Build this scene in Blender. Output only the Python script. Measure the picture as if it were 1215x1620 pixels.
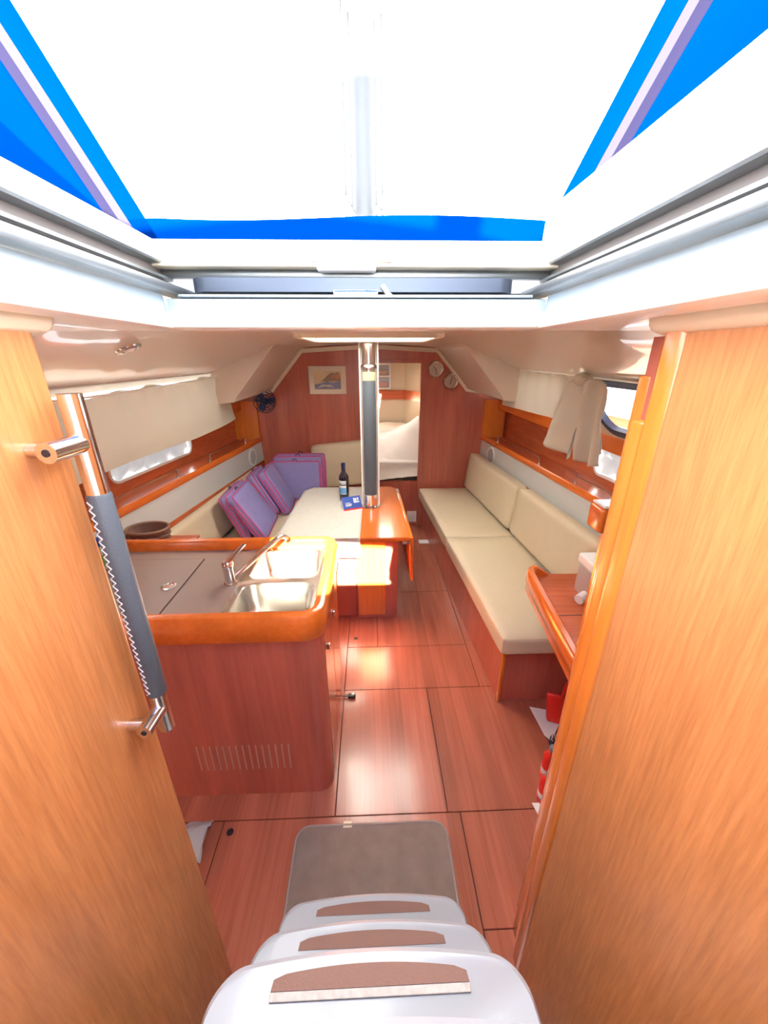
import bpy, bmesh, math, random
from mathutils import Vector, Matrix, noise
random.seed(7)
for o in list(bpy.data.objects): bpy.data.objects.remove(o)
S = bpy.context.scene
COL = S.collection
# ------------------------------------------------------------------ camera
H = 1.75
F, CX, CY = 608.0, 607.5, 810.0
_f = Vector((585-CX, -(565-CY), -F)).normalized()
_u = -Vector((612-CX, -(2318-CY), -F)).normalized()
_u = (_u - _f*_u.dot(_f)).normalized()
_r = _f.cross(_u)
cam = bpy.data.cameras.new('camera'); camo = bpy.data.objects.new('camera', cam); COL.objects.link(camo)
cam.sensor_fit = 'HORIZONTAL'; cam.sensor_width = 36; cam.lens = 36*F/1215; cam.clip_start = .02; cam.clip_end = 200
Rm = Matrix((_r, _f, _u)).to_4x4()
camo.matrix_world = Matrix.Translation((0, 0, H)) @ Rm
S.camera = camo
# ------------------------------------------------------------------ light
w = bpy.data.worlds.new('world'); S.world = w; w.use_nodes = True
bg = w.node_tree.nodes['Background']; bg.inputs[0].default_value = (1.0, .985, .96, 1); bg.inputs[1].default_value = 4.0
sun = bpy.data.lights.new('sun', 'SUN'); suno = bpy.data.objects.new('sun', sun); COL.objects.link(suno)
sun.energy = 36; sun.angle = math.radians(.6); sun.color = (1, .93, .80)
SUN = Vector((-.10, 1, -.60)).normalized()
suno.rotation_euler = SUN.to_track_quat('-Z', 'Y').to_euler(); suno.location = (1, -4, 5)
def portal(name, loc, rot, sx, sy):
    l = bpy.data.lights.new(name, 'AREA'); l.shape = 'RECTANGLE'; l.size = sx; l.size_y = sy
    l.cycles.is_portal = True
    o = bpy.data.objects.new(name, l); COL.objects.link(o); o.location = loc; o.rotation_euler = rot
S.view_settings.view_transform = 'Standard'; S.view_settings.look = 'None'
S.view_settings.gamma = 1; S.view_settings.use_curve_mapping = False
S.view_settings.exposure = 1.85
S.cycles.max_bounces = 12; S.cycles.diffuse_bounces = 8; S.cycles.transparent_max_bounces = 12
# ------------------------------------------------------------------ materials
MATS = {}
def mat(name, col, rough=.5, metal=0, spec=.5, var=0, vscale=20, bump=0, bscale=200, trans=0, coat=0, sheen=0, alpha=1, emit=None):
    m = bpy.data.materials.new(name); m.use_nodes = True; MATS[name] = m
    nt = m.node_tree; b = nt.nodes['Principled BSDF']
    b.inputs['Base Color'].default_value = (*col, 1); b.inputs['Roughness'].default_value = rough
    b.inputs['Metallic'].default_value = metal; b.inputs['Specular IOR Level'].default_value = spec
    b.inputs['Coat Weight'].default_value = coat; b.inputs['Transmission Weight'].default_value = trans
    b.inputs['Sheen Weight'].default_value = sheen; b.inputs['Alpha'].default_value = alpha
    tc = nt.nodes.new('ShaderNodeTexCoord')
    if var:
        n = nt.nodes.new('ShaderNodeTexNoise'); n.inputs['Scale'].default_value = vscale; n.inputs['Detail'].default_value = 4
        nt.links.new(tc.outputs['Object'], n.inputs['Vector'])
        r = nt.nodes.new('ShaderNodeMapRange'); r.inputs['To Min'].default_value = 1-var; r.inputs['To Max'].default_value = 1+var
        nt.links.new(n.outputs['Fac'], r.inputs['Value'])
        mx = nt.nodes.new('ShaderNodeVectorMath'); mx.operation = 'SCALE'; mx.inputs[0].default_value = col
        nt.links.new(r.outputs['Result'], mx.inputs['Scale']); nt.links.new(mx.outputs['Vector'], b.inputs['Base Color'])
    if bump:
        n = nt.nodes.new('ShaderNodeTexNoise'); n.inputs['Scale'].default_value = bscale; n.inputs['Detail'].default_value = 3
        nt.links.new(tc.outputs['Object'], n.inputs['Vector'])
        bp = nt.nodes.new('ShaderNodeBump'); bp.inputs['Strength'].default_value = bump; bp.inputs['Distance'].default_value = .003
        nt.links.new(n.outputs['Fac'], bp.inputs['Height']); nt.links.new(bp.outputs['Normal'], b.inputs['Normal'])
    return m
def wood(name, c1, c2, axis='Z', rough=.3, fine=90, along=3, coat=.3, c3=None, strips=0):
    m = mat(name, c1, rough, coat=coat); nt = m.node_tree; b = nt.nodes['Principled BSDF']
    b.inputs['Coat Roughness'].default_value = .15
    tc = nt.nodes.new('ShaderNodeTexCoord'); mp = nt.nodes.new('ShaderNodeMapping')
    sc = [fine]*3; sc['XYZ'.index(axis)] = along; mp.inputs['Scale'].default_value = sc
    nt.links.new(tc.outputs['Object'], mp.inputs['Vector'])
    n = nt.nodes.new('ShaderNodeTexNoise'); n.inputs['Scale'].default_value = 1; n.inputs['Detail'].default_value = 5; n.inputs['Roughness'].default_value = .65
    nt.links.new(mp.outputs['Vector'], n.inputs['Vector'])
    cr = nt.nodes.new('ShaderNodeValToRGB'); cr.color_ramp.elements[0].position = .36; cr.color_ramp.elements[1].position = .66
    cr.color_ramp.elements[0].color = (*c1, 1); cr.color_ramp.elements[1].color = (*c2, 1)
    nt.links.new(n.outputs['Fac'], cr.inputs['Fac'])
    out = cr.outputs['Color']
    mp2 = nt.nodes.new('ShaderNodeMapping'); s2 = [6]*3; s2['XYZ'.index(axis)] = .8; mp2.inputs['Scale'].default_value = s2
    nt.links.new(tc.outputs['Object'], mp2.inputs['Vector'])
    n2 = nt.nodes.new('ShaderNodeTexNoise'); n2.inputs['Scale'].default_value = 1.5; n2.inputs['Detail'].default_value = 2
    nt.links.new(mp2.outputs['Vector'], n2.inputs['Vector'])
    r = nt.nodes.new('ShaderNodeMapRange'); r.inputs['From Min'].default_value = .3; r.inputs['From Max'].default_value = .7
    r.inputs['To Min'].default_value = .86; r.inputs['To Max'].default_value = 1.12
    nt.links.new(n2.outputs['Fac'], r.inputs['Value'])
    val = r.outputs['Result']
    if strips:
        sx = nt.nodes.new('ShaderNodeSeparateXYZ'); nt.links.new(tc.outputs['Object'], sx.inputs[0])
        mu = nt.nodes.new('ShaderNodeMath'); mu.operation = 'MULTIPLY'; mu.inputs[1].default_value = strips
        nt.links.new(sx.outputs['X'], mu.inputs[0])
        fl = nt.nodes.new('ShaderNodeMath'); fl.operation = 'FLOOR'; nt.links.new(mu.outputs[0], fl.inputs[0])
        wn = nt.nodes.new('ShaderNodeTexWhiteNoise'); wn.noise_dimensions = '1D'; nt.links.new(fl.outputs[0], wn.inputs['W'])
        r2 = nt.nodes.new('ShaderNodeMapRange'); r2.inputs['To Min'].default_value = .85; r2.inputs['To Max'].default_value = 1.1
        nt.links.new(wn.outputs['Value'], r2.inputs['Value'])
        mm = nt.nodes.new('ShaderNodeMath'); mm.operation = 'MULTIPLY'; nt.links.new(val, mm.inputs[0]); nt.links.new(r2.outputs['Result'], mm.inputs[1])
        val = mm.outputs[0]
    mx = nt.nodes.new('ShaderNodeVectorMath'); mx.operation = 'SCALE'
    nt.links.new(out, mx.inputs[0]); nt.links.new(val, mx.inputs['Scale'])
    nt.links.new(mx.outputs['Vector'], b.inputs['Base Color'])
    bp = nt.nodes.new('ShaderNodeBump'); bp.inputs['Strength'].default_value = .12; bp.inputs['Distance'].default_value = .002
    nt.links.new(n.outputs['Fac'], bp.inputs['Height']); nt.links.new(bp.outputs['Normal'], b.inputs['Normal'])
    return m
def sheet(name, col, tr=.5, rough=.8, clear=0):
    """thin cloth: diffuse + translucent; clear = share of see-through"""
    m = bpy.data.materials.new(name); m.use_nodes = True; MATS[name] = m; nt = m.node_tree
    for n in list(nt.nodes): nt.nodes.remove(n)
    out = nt.nodes.new('ShaderNodeOutputMaterial'); d = nt.nodes.new('ShaderNodeBsdfDiffuse'); t = nt.nodes.new('ShaderNodeBsdfTranslucent')
    d.inputs[0].default_value = (*col, 1); t.inputs[0].default_value = (*col, 1)
    mx = nt.nodes.new('ShaderNodeMixShader'); mx.inputs[0].default_value = tr
    nt.links.new(d.outputs[0], mx.inputs[1]); nt.links.new(t.outputs[0], mx.inputs[2]); last = mx.outputs[0]
    if clear:
        c = nt.nodes.new('ShaderNodeBsdfTransparent'); c.inputs[0].default_value = (.97, .98, 1, 1); m2 = nt.nodes.new('ShaderNodeMixShader'); m2.inputs[0].default_value = clear
        nt.links.new(last, m2.inputs[1]); nt.links.new(c.outputs[0], m2.inputs[2]); last = m2.outputs[0]
    nt.links.new(last, out.inputs[0]); return m
def clearpane(name, tint=(.95, .97, 1), gloss=.06):
    m = bpy.data.materials.new(name); m.use_nodes = True; MATS[name] = m; nt = m.node_tree
    for n in list(nt.nodes): nt.nodes.remove(n)
    out = nt.nodes.new('ShaderNodeOutputMaterial'); c = nt.nodes.new('ShaderNodeBsdfTransparent'); c.inputs[0].default_value = (*tint, 1)
    g = nt.nodes.new('ShaderNodeBsdfGlossy'); g.inputs['Roughness'].default_value = .05
    mx = nt.nodes.new('ShaderNodeMixShader'); mx.inputs[0].default_value = gloss
    nt.links.new(c.outputs[0], mx.inputs[1]); nt.links.new(g.outputs[0], mx.inputs[2]); nt.links.new(mx.outputs[0], out.inputs[0]); return m
W_PANEL = wood('oiled_panel_wood', (.45, .168, .052), (.59, .238, .080), 'Z', .42, 150, 9)
W_RED = wood('red_mahogany_upright', (.45, .118, .078), (.52, .148, .100), 'Z', .3, 60, 3)
W_FWD = wood('red_mahogany_long', (.50, .11, .045), (.58, .145, .058), 'Y', .25, 60, 3)
W_X = wood('red_mahogany_cross', (.50, .11, .045), (.58, .145, .058), 'X', .25, 60, 3)
W_EDGE = wood('orange_solid_wood', (.70, .150, .020), (.76, .178, .026), 'Y', .2, 50, 2, .5)
W_EDGEZ = wood('orange_solid_wood_upright', (.70, .19, .026), (.78, .235, .036), 'Z', .2, 50, 2, .5)
W_FLOOR = wood('floor_wood', (.39, .12, .073), (.46, .155, .098), 'Y', .26, 70, 2, .4, strips=14)
DARK = mat('dark_gap', (.05, .018, .015), .8)
CREAM = mat('cream_leatherette', (.66, .58, .41), .42, bump=.15, bscale=500, var=.04)
WHITEV = mat('white_side_lining', (.62, .64, .62), .35)
LINER = mat('headliner_gloss', (.58, .49, .405), .30, coat=.2)
LINER2 = mat('cream_moulding', (.74, .66, .50), .3)
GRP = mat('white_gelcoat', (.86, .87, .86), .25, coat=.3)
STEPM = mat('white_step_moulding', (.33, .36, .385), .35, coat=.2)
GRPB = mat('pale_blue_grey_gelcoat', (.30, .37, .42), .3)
ALUH = mat('anodised_hatch_frame', (.08, .10, .135), .35, .7)
ALU = mat('brushed_aluminium', (.27, .29, .30), .35, .9)
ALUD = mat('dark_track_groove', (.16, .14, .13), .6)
CHROME = mat('polished_steel', (.74, .70, .69), .14, 1)
STEEL = mat('satin_steel', (.62, .60, .56), .25, 1)
LEATHER = mat('grey_blue_leather', (.075, .092, .112), .45, bump=.3, bscale=350)
STITCH = mat('pale_thread', (.6, .6, .6), .7)
TAUPE = mat('taupe_worktop', (.33, .25, .21), .4, var=.03)
TAUPEL = mat('brown_grip_inlay', (.22, .12, .09), .8, bump=.4, bscale=300)
CLOTH = mat('lace_tablecloth', (.62, .61, .56), .85, var=.12, vscale=60, bump=.5, bscale=180)
PURPLE = mat('lavender_canvas', (.27, .25, .54), .8, bump=.2, bscale=400, var=.08)
PINK = mat('pink_piping', (.62, .07, .22), .6)
NAVY = mat('navy_plastic', (.012, .02, .075), .35)
BLACKP = mat('black_plastic', (.015, .015, .02), .4)
WHITE = mat('white_plastic', (.85, .85, .83), .35)
PAPER = mat('white_paper', (.82, .82, .82), .8)
BLUEP = mat('blue_print', (.03, .09, .42), .5)
REDP = mat('red_plastic', (.75, .03, .02), .35)
GREENP = mat('green_label', (.16, .42, .08), .5)
BLUECAP = mat('blue_cap', (.01, .12, .7), .4)
GLASSD = mat('dark_bottle_glass', (.012, .012, .03), .05, coat=.6)
WICKER = mat('brown_wicker', (.19, .10, .07), .6, bump=.8, bscale=120)
MAT = mat('grey_brown_pile', (.26, .21, .18), .95, var=.25, vscale=18, bump=.8, bscale=500)
BEDL = mat('white_bed_linen', (.78, .76, .68), .85, var=.03)
CURT = sheet('beige_curtain_cloth', (.52, .48, .39), .12)
BLUEC = sheet('blue_canvas', (.0, .017, .125), .45)
GREYZ = mat('grey_zip_tape', (.010, .009, .025), .9, spec=.05)
GREYZ2 = mat('light_zip_tape', (.032, .030, .056), .9, spec=.05)
FABG = sheet('grey_white_fabric', (.50, .54, .56), .06)
DIFF = sheet('diffuser_sheet', (.97, .97, .95), .95)
TINT = clearpane('tinted_port_glass', (.40, .42, .45), .08)
PANE = clearpane('clear_vinyl', gloss=.02)
GLASS = clearpane('port_glass', (.9, .95, 1), .08)
CLEARPL = sheet('clear_plastic', (.80, .78, .76), .5, clear=.55)
ACRY = clearpane('smoked_acrylic', (.25, .28, .33), .15)
MASTM = mat('mast_paint', (.06, .066, .075), .6, spec=.2)
# ------------------------------------------------------------------ helpers
WL = {}
def link(o): COL.objects.link(o); return o
def thing(name, label, cat, loc, group=None):
    o = bpy.data.objects.new(name, None); link(o); o.location = loc; o.empty_display_size = .05
    o['label'] = label; o['category'] = cat
    if group: o['group'] = group
    WL[o] = Vector(loc); return o
def tag(o, label, cat, group=None):
    o['label'] = label; o['category'] = cat
    if group: o['group'] = group
    return o
def part(name, bm, m, parent=None, smooth=False, label=None, kind=None):
    """vertices in world metres; origin placed so that nothing moves"""
    bmesh.ops.recalc_face_normals(bm, faces=bm.faces)
    me = bpy.data.meshes.new(name); bm.to_mesh(me); bm.free(); me.materials.append(m)
    if smooth:
        for p in me.polygons: p.use_smooth = True
    o = bpy.data.objects.new(name, me); link(o)
    if parent is not None:
        o.parent = parent; o.location = -WL[parent]
    WL[o] = Vector((0, 0, 0))
    if label: o['label'] = label
    if kind: o['kind'] = kind
    if smooth:
        me.set_sharp_from_angle(angle=math.radians(40))
    return o
def share(src, parent, off):
    o = src.copy(); link(o); o.parent = parent; o.location = Vector(src.location)+Vector(off); WL[o] = WL[src]+Vector(off); return o
def struct(name, bm, m, parent=None, smooth=False, label=None):
    o = part(name, bm, m, parent, smooth, label)
    if parent is None: o['kind'] = 'structure'
    return o
def B(): return bmesh.new()
def box(bm, x0, x1, y0, y1, z0, z1, bev=0, seg=2):
    vs = [bm.verts.new((x, y, z)) for x in (x0, x1) for y in (y0, y1) for z in (z0, z1)]
    q = [(0,1,3,2),(4,6,7,5),(0,4,5,1),(2,3,7,6),(0,2,6,4),(1,5,7,3)]
    fs = [bm.faces.new([vs[i] for i in f]) for f in q]
    if bev:
        es = list({e for f in fs for e in f.edges})
        bmesh.ops.bevel(bm, geom=es, offset=bev, segments=seg, profile=.5, affect='EDGES')
    return bm
def hexa(bm, pts, bev=0, seg=2):
    """8 points: bottom four (ccw) then top four"""
    vs = [bm.verts.new(p) for p in pts]
    fs = [bm.faces.new([vs[i] for i in f]) for f in [(0,3,2,1),(4,5,6,7),(0,1,5,4),(1,2,6,5),(2,3,7,6),(3,0,4,7)]]
    if bev:
        es = list({e for f in fs for e in f.edges})
        bmesh.ops.bevel(bm, geom=es, offset=bev, segments=seg, profile=.5, affect='EDGES')
    return bm
def loft(bm, rings, closed=False, caps=False):
    vr = [[bm.verts.new(p) for p in r] for r in rings]
    n = len(vr[0])
    for a, b in zip(vr, vr[1:]):
        for i in range(n if closed else n-1):
            j = (i+1) % n
            try: bm.faces.new((a[i], a[j], b[j], b[i]))
            except ValueError: pass
    if caps:
        for r in (vr[0], vr[-1]):
            try: bm.faces.new(r)
            except ValueError: pass
    return bm
def tube(bm, path, r, seg=10, caps=True):
    path = [Vector(p) for p in path]; rings = []
    rr = r if isinstance(r, (list, tuple)) else [r]*len(path)
    t0 = (path[1]-path[0]).normalized(); u = t0.orthogonal().normalized()
    for i, p in enumerate(path):
        t = (path[min(i+1, len(path)-1)]-path[max(i-1, 0)]).normalized()
        u = (u-t*u.dot(t)).normalized(); v = t.cross(u)
        rings.append([p+rr[i]*(math.cos(a)*u+math.sin(a)*v) for a in [2*math.pi*k/seg for k in range(seg)]])
    return loft(bm, rings, True, caps)
def lathe(bm, prof, c=(0, 0, 0), seg=24, axis='Z', rot=None):
    rings = []
    for r, h in prof:
        ring = []
        for k in range(seg):
            a = 2*math.pi*k/seg; p = Vector((r*math.cos(a), r*math.sin(a), h))
            if axis == 'Y': p = Vector((p.x, p.z, p.y))
            if axis == 'X': p = Vector((p.z, p.x, p.y))
            if rot: p = rot @ p
            ring.append(p+Vector(c))
        rings.append(ring)
    return loft(bm, rings, True, True)
def extr(bm, pts, f, a0, a1):
    """extrude 2D outline pts; f(u,v,a)->xyz"""
    return loft(bm, [[f(u, v, a0) for u, v in pts], [f(u, v, a1) for u, v in pts]], True, True)
def rrect(x0, x1, y0, y1, r, n=5):
    out = []
    for cx, cy, a0 in ((x1-r, y1-r, 0), (x0+r, y1-r, 90), (x0+r, y0+r, 180), (x1-r, y0+r, 270)):
        for k in range(n+1):
            a = math.radians(a0+90*k/n); out.append((cx+r*math.cos(a), cy+r*math.sin(a)))
    return out
def plate(bm, outer, holes, f):
    """flat plate with holes, 2D loops mapped by f(u,v)"""
    es = []
    for lp in [outer]+holes:
        vs = [bm.verts.new((u, v, 0)) for u, v in lp]
        es += [bm.edges.new((vs[i], vs[(i+1) % len(vs)])) for i in range(len(vs))]
    bmesh.ops.triangle_fill(bm, use_beauty=True, use_dissolve=False, edges=es)
    for v in bm.verts:
        v.co = Vector(f(v.co.x, v.co.y))
    return bm
def ringloft(bm, outer, inner, f, d=0):
    """flat ring between two loops of equal count, with thickness d along f's third argument"""
    L = lambda lp, a: [f(u, v, a) for u, v in lp]
    rings = [L(outer, 0), L(outer, d), L(inner, d), L(inner, 0), L(outer, 0)]
    return loft(bm, rings, True)
def soft(sx, sy, sz, r, puff=0, n=10, edge=0):
    """rounded, slightly stuffed slab centred at the origin, local metres"""
    bm = B(); bmesh.ops.create_cube(bm, size=2)
    bmesh.ops.subdivide_edges(bm, edges=bm.edges[:], cuts=n, use_grid_fill=True)
    h = Vector((sx/2, sy/2, sz/2))
    for v in bm.verts:
        c = v.co.copy(); p = Vector()
        g = [math.copysign(1-(1-abs(q))**1.0, q) for q in c]
        # push grid lines toward the edges
        g = [math.copysign(abs(q)**.72, q) for q in g]
        p = Vector((g[0]*h.x, g[1]*h.y, g[2]*h.z))
        q = Vector([max(-(h[i]-r), min(h[i]-r, p[i])) for i in range(3)])
        d = p-q
        if d.length > 1e-6: p = q+d.normalized()*r
        u, w_ = p.x/h.x, p.y/h.y
        k = (1-abs(u)**3)*(1-abs(w_)**3)
        if puff: p.z += math.copysign(1, p.z)*puff*k*min(1, abs(p.z)/h.z*1.2) if abs(p.z) > 1e-5 else 0
        v.co = p
    return bm
def xform(bm, M):
    bmesh.ops.transform(bm, matrix=M, verts=bm.verts); return bm
def frame(o, x, y, z):
    """matrix from origin and three axis vectors"""
    return Matrix((( x[0], y[0], z[0], o[0]), (x[1], y[1], z[1], o[1]), (x[2], y[2], z[2], o[2]), (0, 0, 0, 1)))

# ================================================================== SETTING
xsL = lambda y: 1.112+.115*(3.93-y)
xsR = lambda y: 1.14+.075*(3.93-y)
XS = {-1: xsL, 1: xsR}
YB = 3.93
# ---- floor
bm = box(B(), -1.75, 1.75, -.2, 6.2, -.05, -.006); floor = struct('floor', bm, DARK)
g = .0018
boards = [(-1.2, -.62, -.2, 1.003), (-.62, .345, -.2, 1.003), (.345, 1.2, -.2, .648), (.345, 1.2, .648, 1.003),
          (-.172, .295, 1.003, 1.648), (.295, 1.2, 1.003, 1.648), (-.172, .60, 1.648, 1.995),
          (-.172, .023, 1.995, 2.62), (.023, .60, 1.995, 2.62), (-.172, .60, 2.62, 3.3), (-.172, .60, 3.3, 3.93), (.60, 1.2, 1.648, 2.8), (.60, 1.2, 2.8, 3.93),
          (-1.2, -.172, 1.003, 2.3), (-1.2, -.172, 2.3, 3.93)]
for x0, x1, y0, y1 in boards:
    part('floorboard', box(B(), x0+g, x1-g, y0+g, y1-g, -.012, 0, .0012, 1), W_FLOOR, floor)
for x, y in ((-.584, .992-.03), (-.122, 2.08)):
    part('finger_hole', lathe(B(), [(.014, .0005), (.012, .001), (.0, .0008)], (x, y, 0), 14), BLACKP, floor, True)
# ---- forward bulkhead with doorway
DX0, DX1, DZ1 = .06, .497, 1.70
bm = B()
for a in ((-1.62, DX0, 0, 1.9), (DX1, 1.62, 0, 1.9), (DX0, DX1, DZ1, 1.9), (DX0, DX1, 0, .03)):
    box(bm, a[0], a[1], YB, YB+.03, a[2], a[3])
wf = struct('wall_front', bm, W_RED)
bm = B()
for a in ((DX0-.02, DX0+.006, 0, DZ1+.03), (DX1-.006, DX1+.045, 0, DZ1+.03), (DX0, DX1, DZ1-.004, DZ1+.03)):
    box(bm, a[0], a[1], YB-.012, YB+.045, a[2], a[3], .004)
struct('trim_1', bm, W_RED)
part('seam_strip', box(B(), -.655, -.645, YB-.003, YB, 0, 1.9, .001, 1), W_RED, wf)
# ---- unseen aft wall, raised and extended to block sun; cockpit floor
bm = B(); box(bm, -1.75, 1.75, -.24, -.2, 0, 1.785); box(bm, -1.75, -.30, -.24, -.2, 1.785, 2.10); box(bm, .37, 1.75, -.24, -.2, 1.785, 1.97)
struct('wall_back_sun_block', bm, GRP)
struct('floor_cockpit', box(B(), -1.3, 1.3, -2.6, -.24, 1.10, 1.15), GRP)
# ---- ceiling: crowned headliner with the companionway and one deck hatch cut out
HX0, HX1, HY1 = -.395, .352, .868
def zc(x, y):
    a = abs(x); t = max(0, min(1, (y-.9)/.5)); top = 1.806+(1.862-1.806)*t
    if a < .62: return top-.03*(a/.62)**2*t
    k = (a-.62)/.46
    e = 1.655 if y > .9 else 1.655
    return (top-.03*t)*(1-k)+e*k
xs_ = [-1.08, -.95, -.8, -.62, HX0, -.36, -.2, 0, .2, HX1, .36, .62, .8, .95, 1.08]
xs_ = sorted(set(xs_)); ys_ = [-.2, .2, .6, HY1, .95, 1.05, 1.15, 1.25, 1.35, 1.5, 1.75, 2.0, 2.3, 2.6, 2.8, 3.1, 3.5, 3.96]
bm = B(); V = {}
def gv(i, j):
    if (i, j) not in V: V[(i, j)] = bm.verts.new((xs_[i], ys_[j], zc(xs_[i], ys_[j])))
    return V[(i, j)]
for i in range(len(xs_)-1):
    for j in range(len(ys_)-1):
        xm, ym = (xs_[i]+xs_[i+1])/2, (ys_[j]+ys_[j+1])/2
        if HX0 < xm < HX1 and ym < HY1: continue
        if -.36 < xm < .36 and 2.0 < ym < 2.6: continue
        bm.faces.new((gv(i, j), gv(i+1, j), gv(i+1, j+1), gv(i, j+1)))
ceil = struct('ceiling', bm, LINER, smooth=True)
# headliner edge trims, raised panel and downlight
bm = B()
for s in (-1, 1):
    for y0, y1 in ((.98, 1.92), (2.68, 3.85)):
        pass
# deck hatch
bm = B(); box(bm, -.36, -.325, 2.0, 2.6, 1.835, 1.93, .006); box(bm, .325, .36, 2.0, 2.6, 1.835, 1.93, .006); box(bm, -.325, .325, 2.0, 2.03, 1.835, 1.93, .006); box(bm, -.325, .325, 2.57, 2.6, 1.835, 1.93, .006)
wh = struct('window_1', bm, LINER2, smooth=True)
part('added_diffuser', box(B(), -.325, .325, 2.03, 2.57, 1.905, 1.907), DIFF, wh)  # translucent sheet added to spread hatch light without a sun patch
# coachroof sides with portlights, deck-side ledges
LV = .351
def side_window(y0, y1, v0, v1, r): return [(u, v/LV) for u, v in rrect(y0, y1, v0*LV, v1*LV, r, 6)]
wins = {-1: [(1.30, 2.88, .12, .97)], 1: [(2.12, 2.98, .12, .97), (1.15, 2.02, .10, .95)]}
nwin = 2
for s in (-1, 1):
    A, Bq = Vector((1.08, 1.655)), Vector((1.27, 1.36))
    f = lambda u, v, d=0: (s*(A.x+(Bq.x-A.x)*(1-v)+d*.85), u, A.y+(Bq.y-A.y)*(1-v)+d*.5)
    holes = [side_window(*q, .06 if s < 0 else .11) for q in [(a, b, c*1.0, d) for a, b, c, d in wins[s]]]
    bm = plate(B(), [(-.2, 0), (3.1, 0), (3.1, 1), (-.2, 1)], holes, lambda u, v: f(u, v))
    struct('wall_left_upper' if s < 0 else 'wall_right_upper', bm, LINER2)
    for a, b, c, d in wins[s]:
        rr = .06 if s < 0 else .11
        # the loops live in (metres, fraction): build the frame with matching fraction radii
        o_ = side_window(a-.012, b+.012, c-.04, d+.03, rr+.012); i_ = side_window(a+.022, b-.022, c+.065, d-.055, rr-.02)
        fr = struct('window_%d' % nwin, ringloft(B(), o_, i_, lambda u, v, q: f(u, v, -.01+q), .03), NAVY if (s > 0 and b < 2.05) else WHITE, smooth=True)
        part('pane', plate(B(), i_, [], lambda u, v: f(u, v, .012)), TINT, fr); nwin += 1
    # underside of side deck
    bm = loft(B(), [[(s*1.27, -.2, 1.36), (s*(XS[s](-.2)+.25), -.2, 1.36)], [(s*1.27, 3.1, 1.36), (s*(XS[s](3.1)+.25), 3.1, 1.36)], [(s*1.27, 3.95, 1.36), (s*(XS[s](3.95)+.4), 3.95, 1.36)]])
    struct('ceiling_left_ledge' if s < 0 else 'ceiling_right_ledge', bm, LINER2)
    # fairing forward of the windows
    bm = B(); P2 = [(.60, 1.845), (.645, 1.815), (.93, 1.492), (.945, 1.462), (1.40, 1.405), (1.40, 1.845)]
    extr(bm, P2, lambda u, v, a: (s*u, a, v), 2.80, YB-.001)
    fa = struct('ceiling_left_fairing' if s < 0 else 'ceiling_right_fairing', bm, LINER)
    # cream trim round the head of the bulkhead
# trim along bulkhead head
prof = [(-1.38, 1.405), (-.945, 1.462), (-.93, 1.492), (-.645, 1.815), (0, 1.85), (.645, 1.815), (.93, 1.492), (.945, 1.462), (1.38, 1.405)]
bm = B(); lo = []; 
for i, (u, v) in enumerate(prof):
    a = Vector(prof[max(i-1, 0)]); c = Vector(prof[min(i+1, len(prof)-1)]); t = (c-a).normalized(); n = Vector((t.y, -t.x)); lo.append((Vector((u, v))+n*.028))
loft(bm, [[(p[0], YB-.03, p[1]+.01) for p in prof], [(p.x, YB-.022, p.y) for p in lo], [(p.x, YB+.001, p.y) for p in lo]])
struct('trim_2', bm, LINER2, smooth=False)
# ---- hull sides (wood back of the shelves) with hull ports
ports = {-1: (2.22, 3.08, 1.055, 1.245), 1: (1.55, 2.42, 1.04, 1.23)}
for s in (-1, 1):
    fX = XS[s]
    f = lambda u, v, d=0: (s*(fX(u)+.22+d+.02*(v-1)), u, v)
    p = ports[s]
    bm = plate(B(), [(-.2, 0), (3.95, 0), (3.95, 1.41), (-.2, 1.41)], [rrect(*p, .06, 6)], lambda u, v: f(u, v))
    wl = struct('wall_left' if s < 0 else 'wall_right', bm, W_FWD)
    o_ = rrect(p[0]-.01, p[1]+.01, p[2]-.01, p[3]+.01, .07, 6); i_ = rrect(p[0]+.005, p[1]-.005, p[2]+.005, p[3]-.005, .055, 6)
    fr = struct('window_%d' % nwin, ringloft(B(), o_, i_, lambda u, v, q: f(u, v, -.006+q), .02), WHITE, smooth=True); nwin += 1
    part('pane', plate(B(), i_, [], lambda u, v: f(u, v, .05)), GLASS, fr)
    bm = B(); rings = []
    NU, NV = 46, 12
    for i in range(NU+1):
        u = p[0]+.004+(p[1]-p[0]-.008)*i/NU; row = []
        for j in range(NV+1):
            v = p[2]+.004+(p[3]-p[2]-.008)*j/NV
            row.append(f(u, v, .02+.028*(noise.noise(Vector((u*9, v*16, s)))+.6*noise.noise(Vector((u*21+3, v*27, s))))))
        rings.append(row)
    loft(bm, rings)
    bmesh.ops.delete(bm, geom=[v for v in bm.verts if (abs(abs(v.co.y-(p[0]+p[1])/2)-(p[1]-p[0])/2) < .03 and abs(abs(v.co.z-(p[2]+p[3])/2)-(p[3]-p[2])/2) < .03)], context='VERTS')
    part('crumpled_blind', bm, FABG, fr, True, 'crumpled grey white fabric in the port')
# wooden face strips over shelf recess, recess end posts
for s in (-1, 1):
    fX = XS[s]
    bm = B(); hexa(bm, [(s*1.275, .7, 1.275), (s*1.295, .7, 1.275), (s*1.275, YB, 1.275), (s*1.255, YB, 1.275), (s*1.275, .7, 1.362), (s*1.295, .7, 1.362), (s*1.275, YB, 1.362), (s*1.255, YB, 1.362)], .004)
    struct('trim_%d' % (3 if s < 0 else 4), bm, W_EDGE)
    bm = B(); box(bm, min(s*(fX(3.88)-.01), s*1.34), max(s*(fX(3.88)-.01), s*1.34), 3.875, 3.93, .98, 1.36, .004)
    struct('trim_%d' % (5 if s < 0 else 6), bm, W_EDGEZ)

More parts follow.
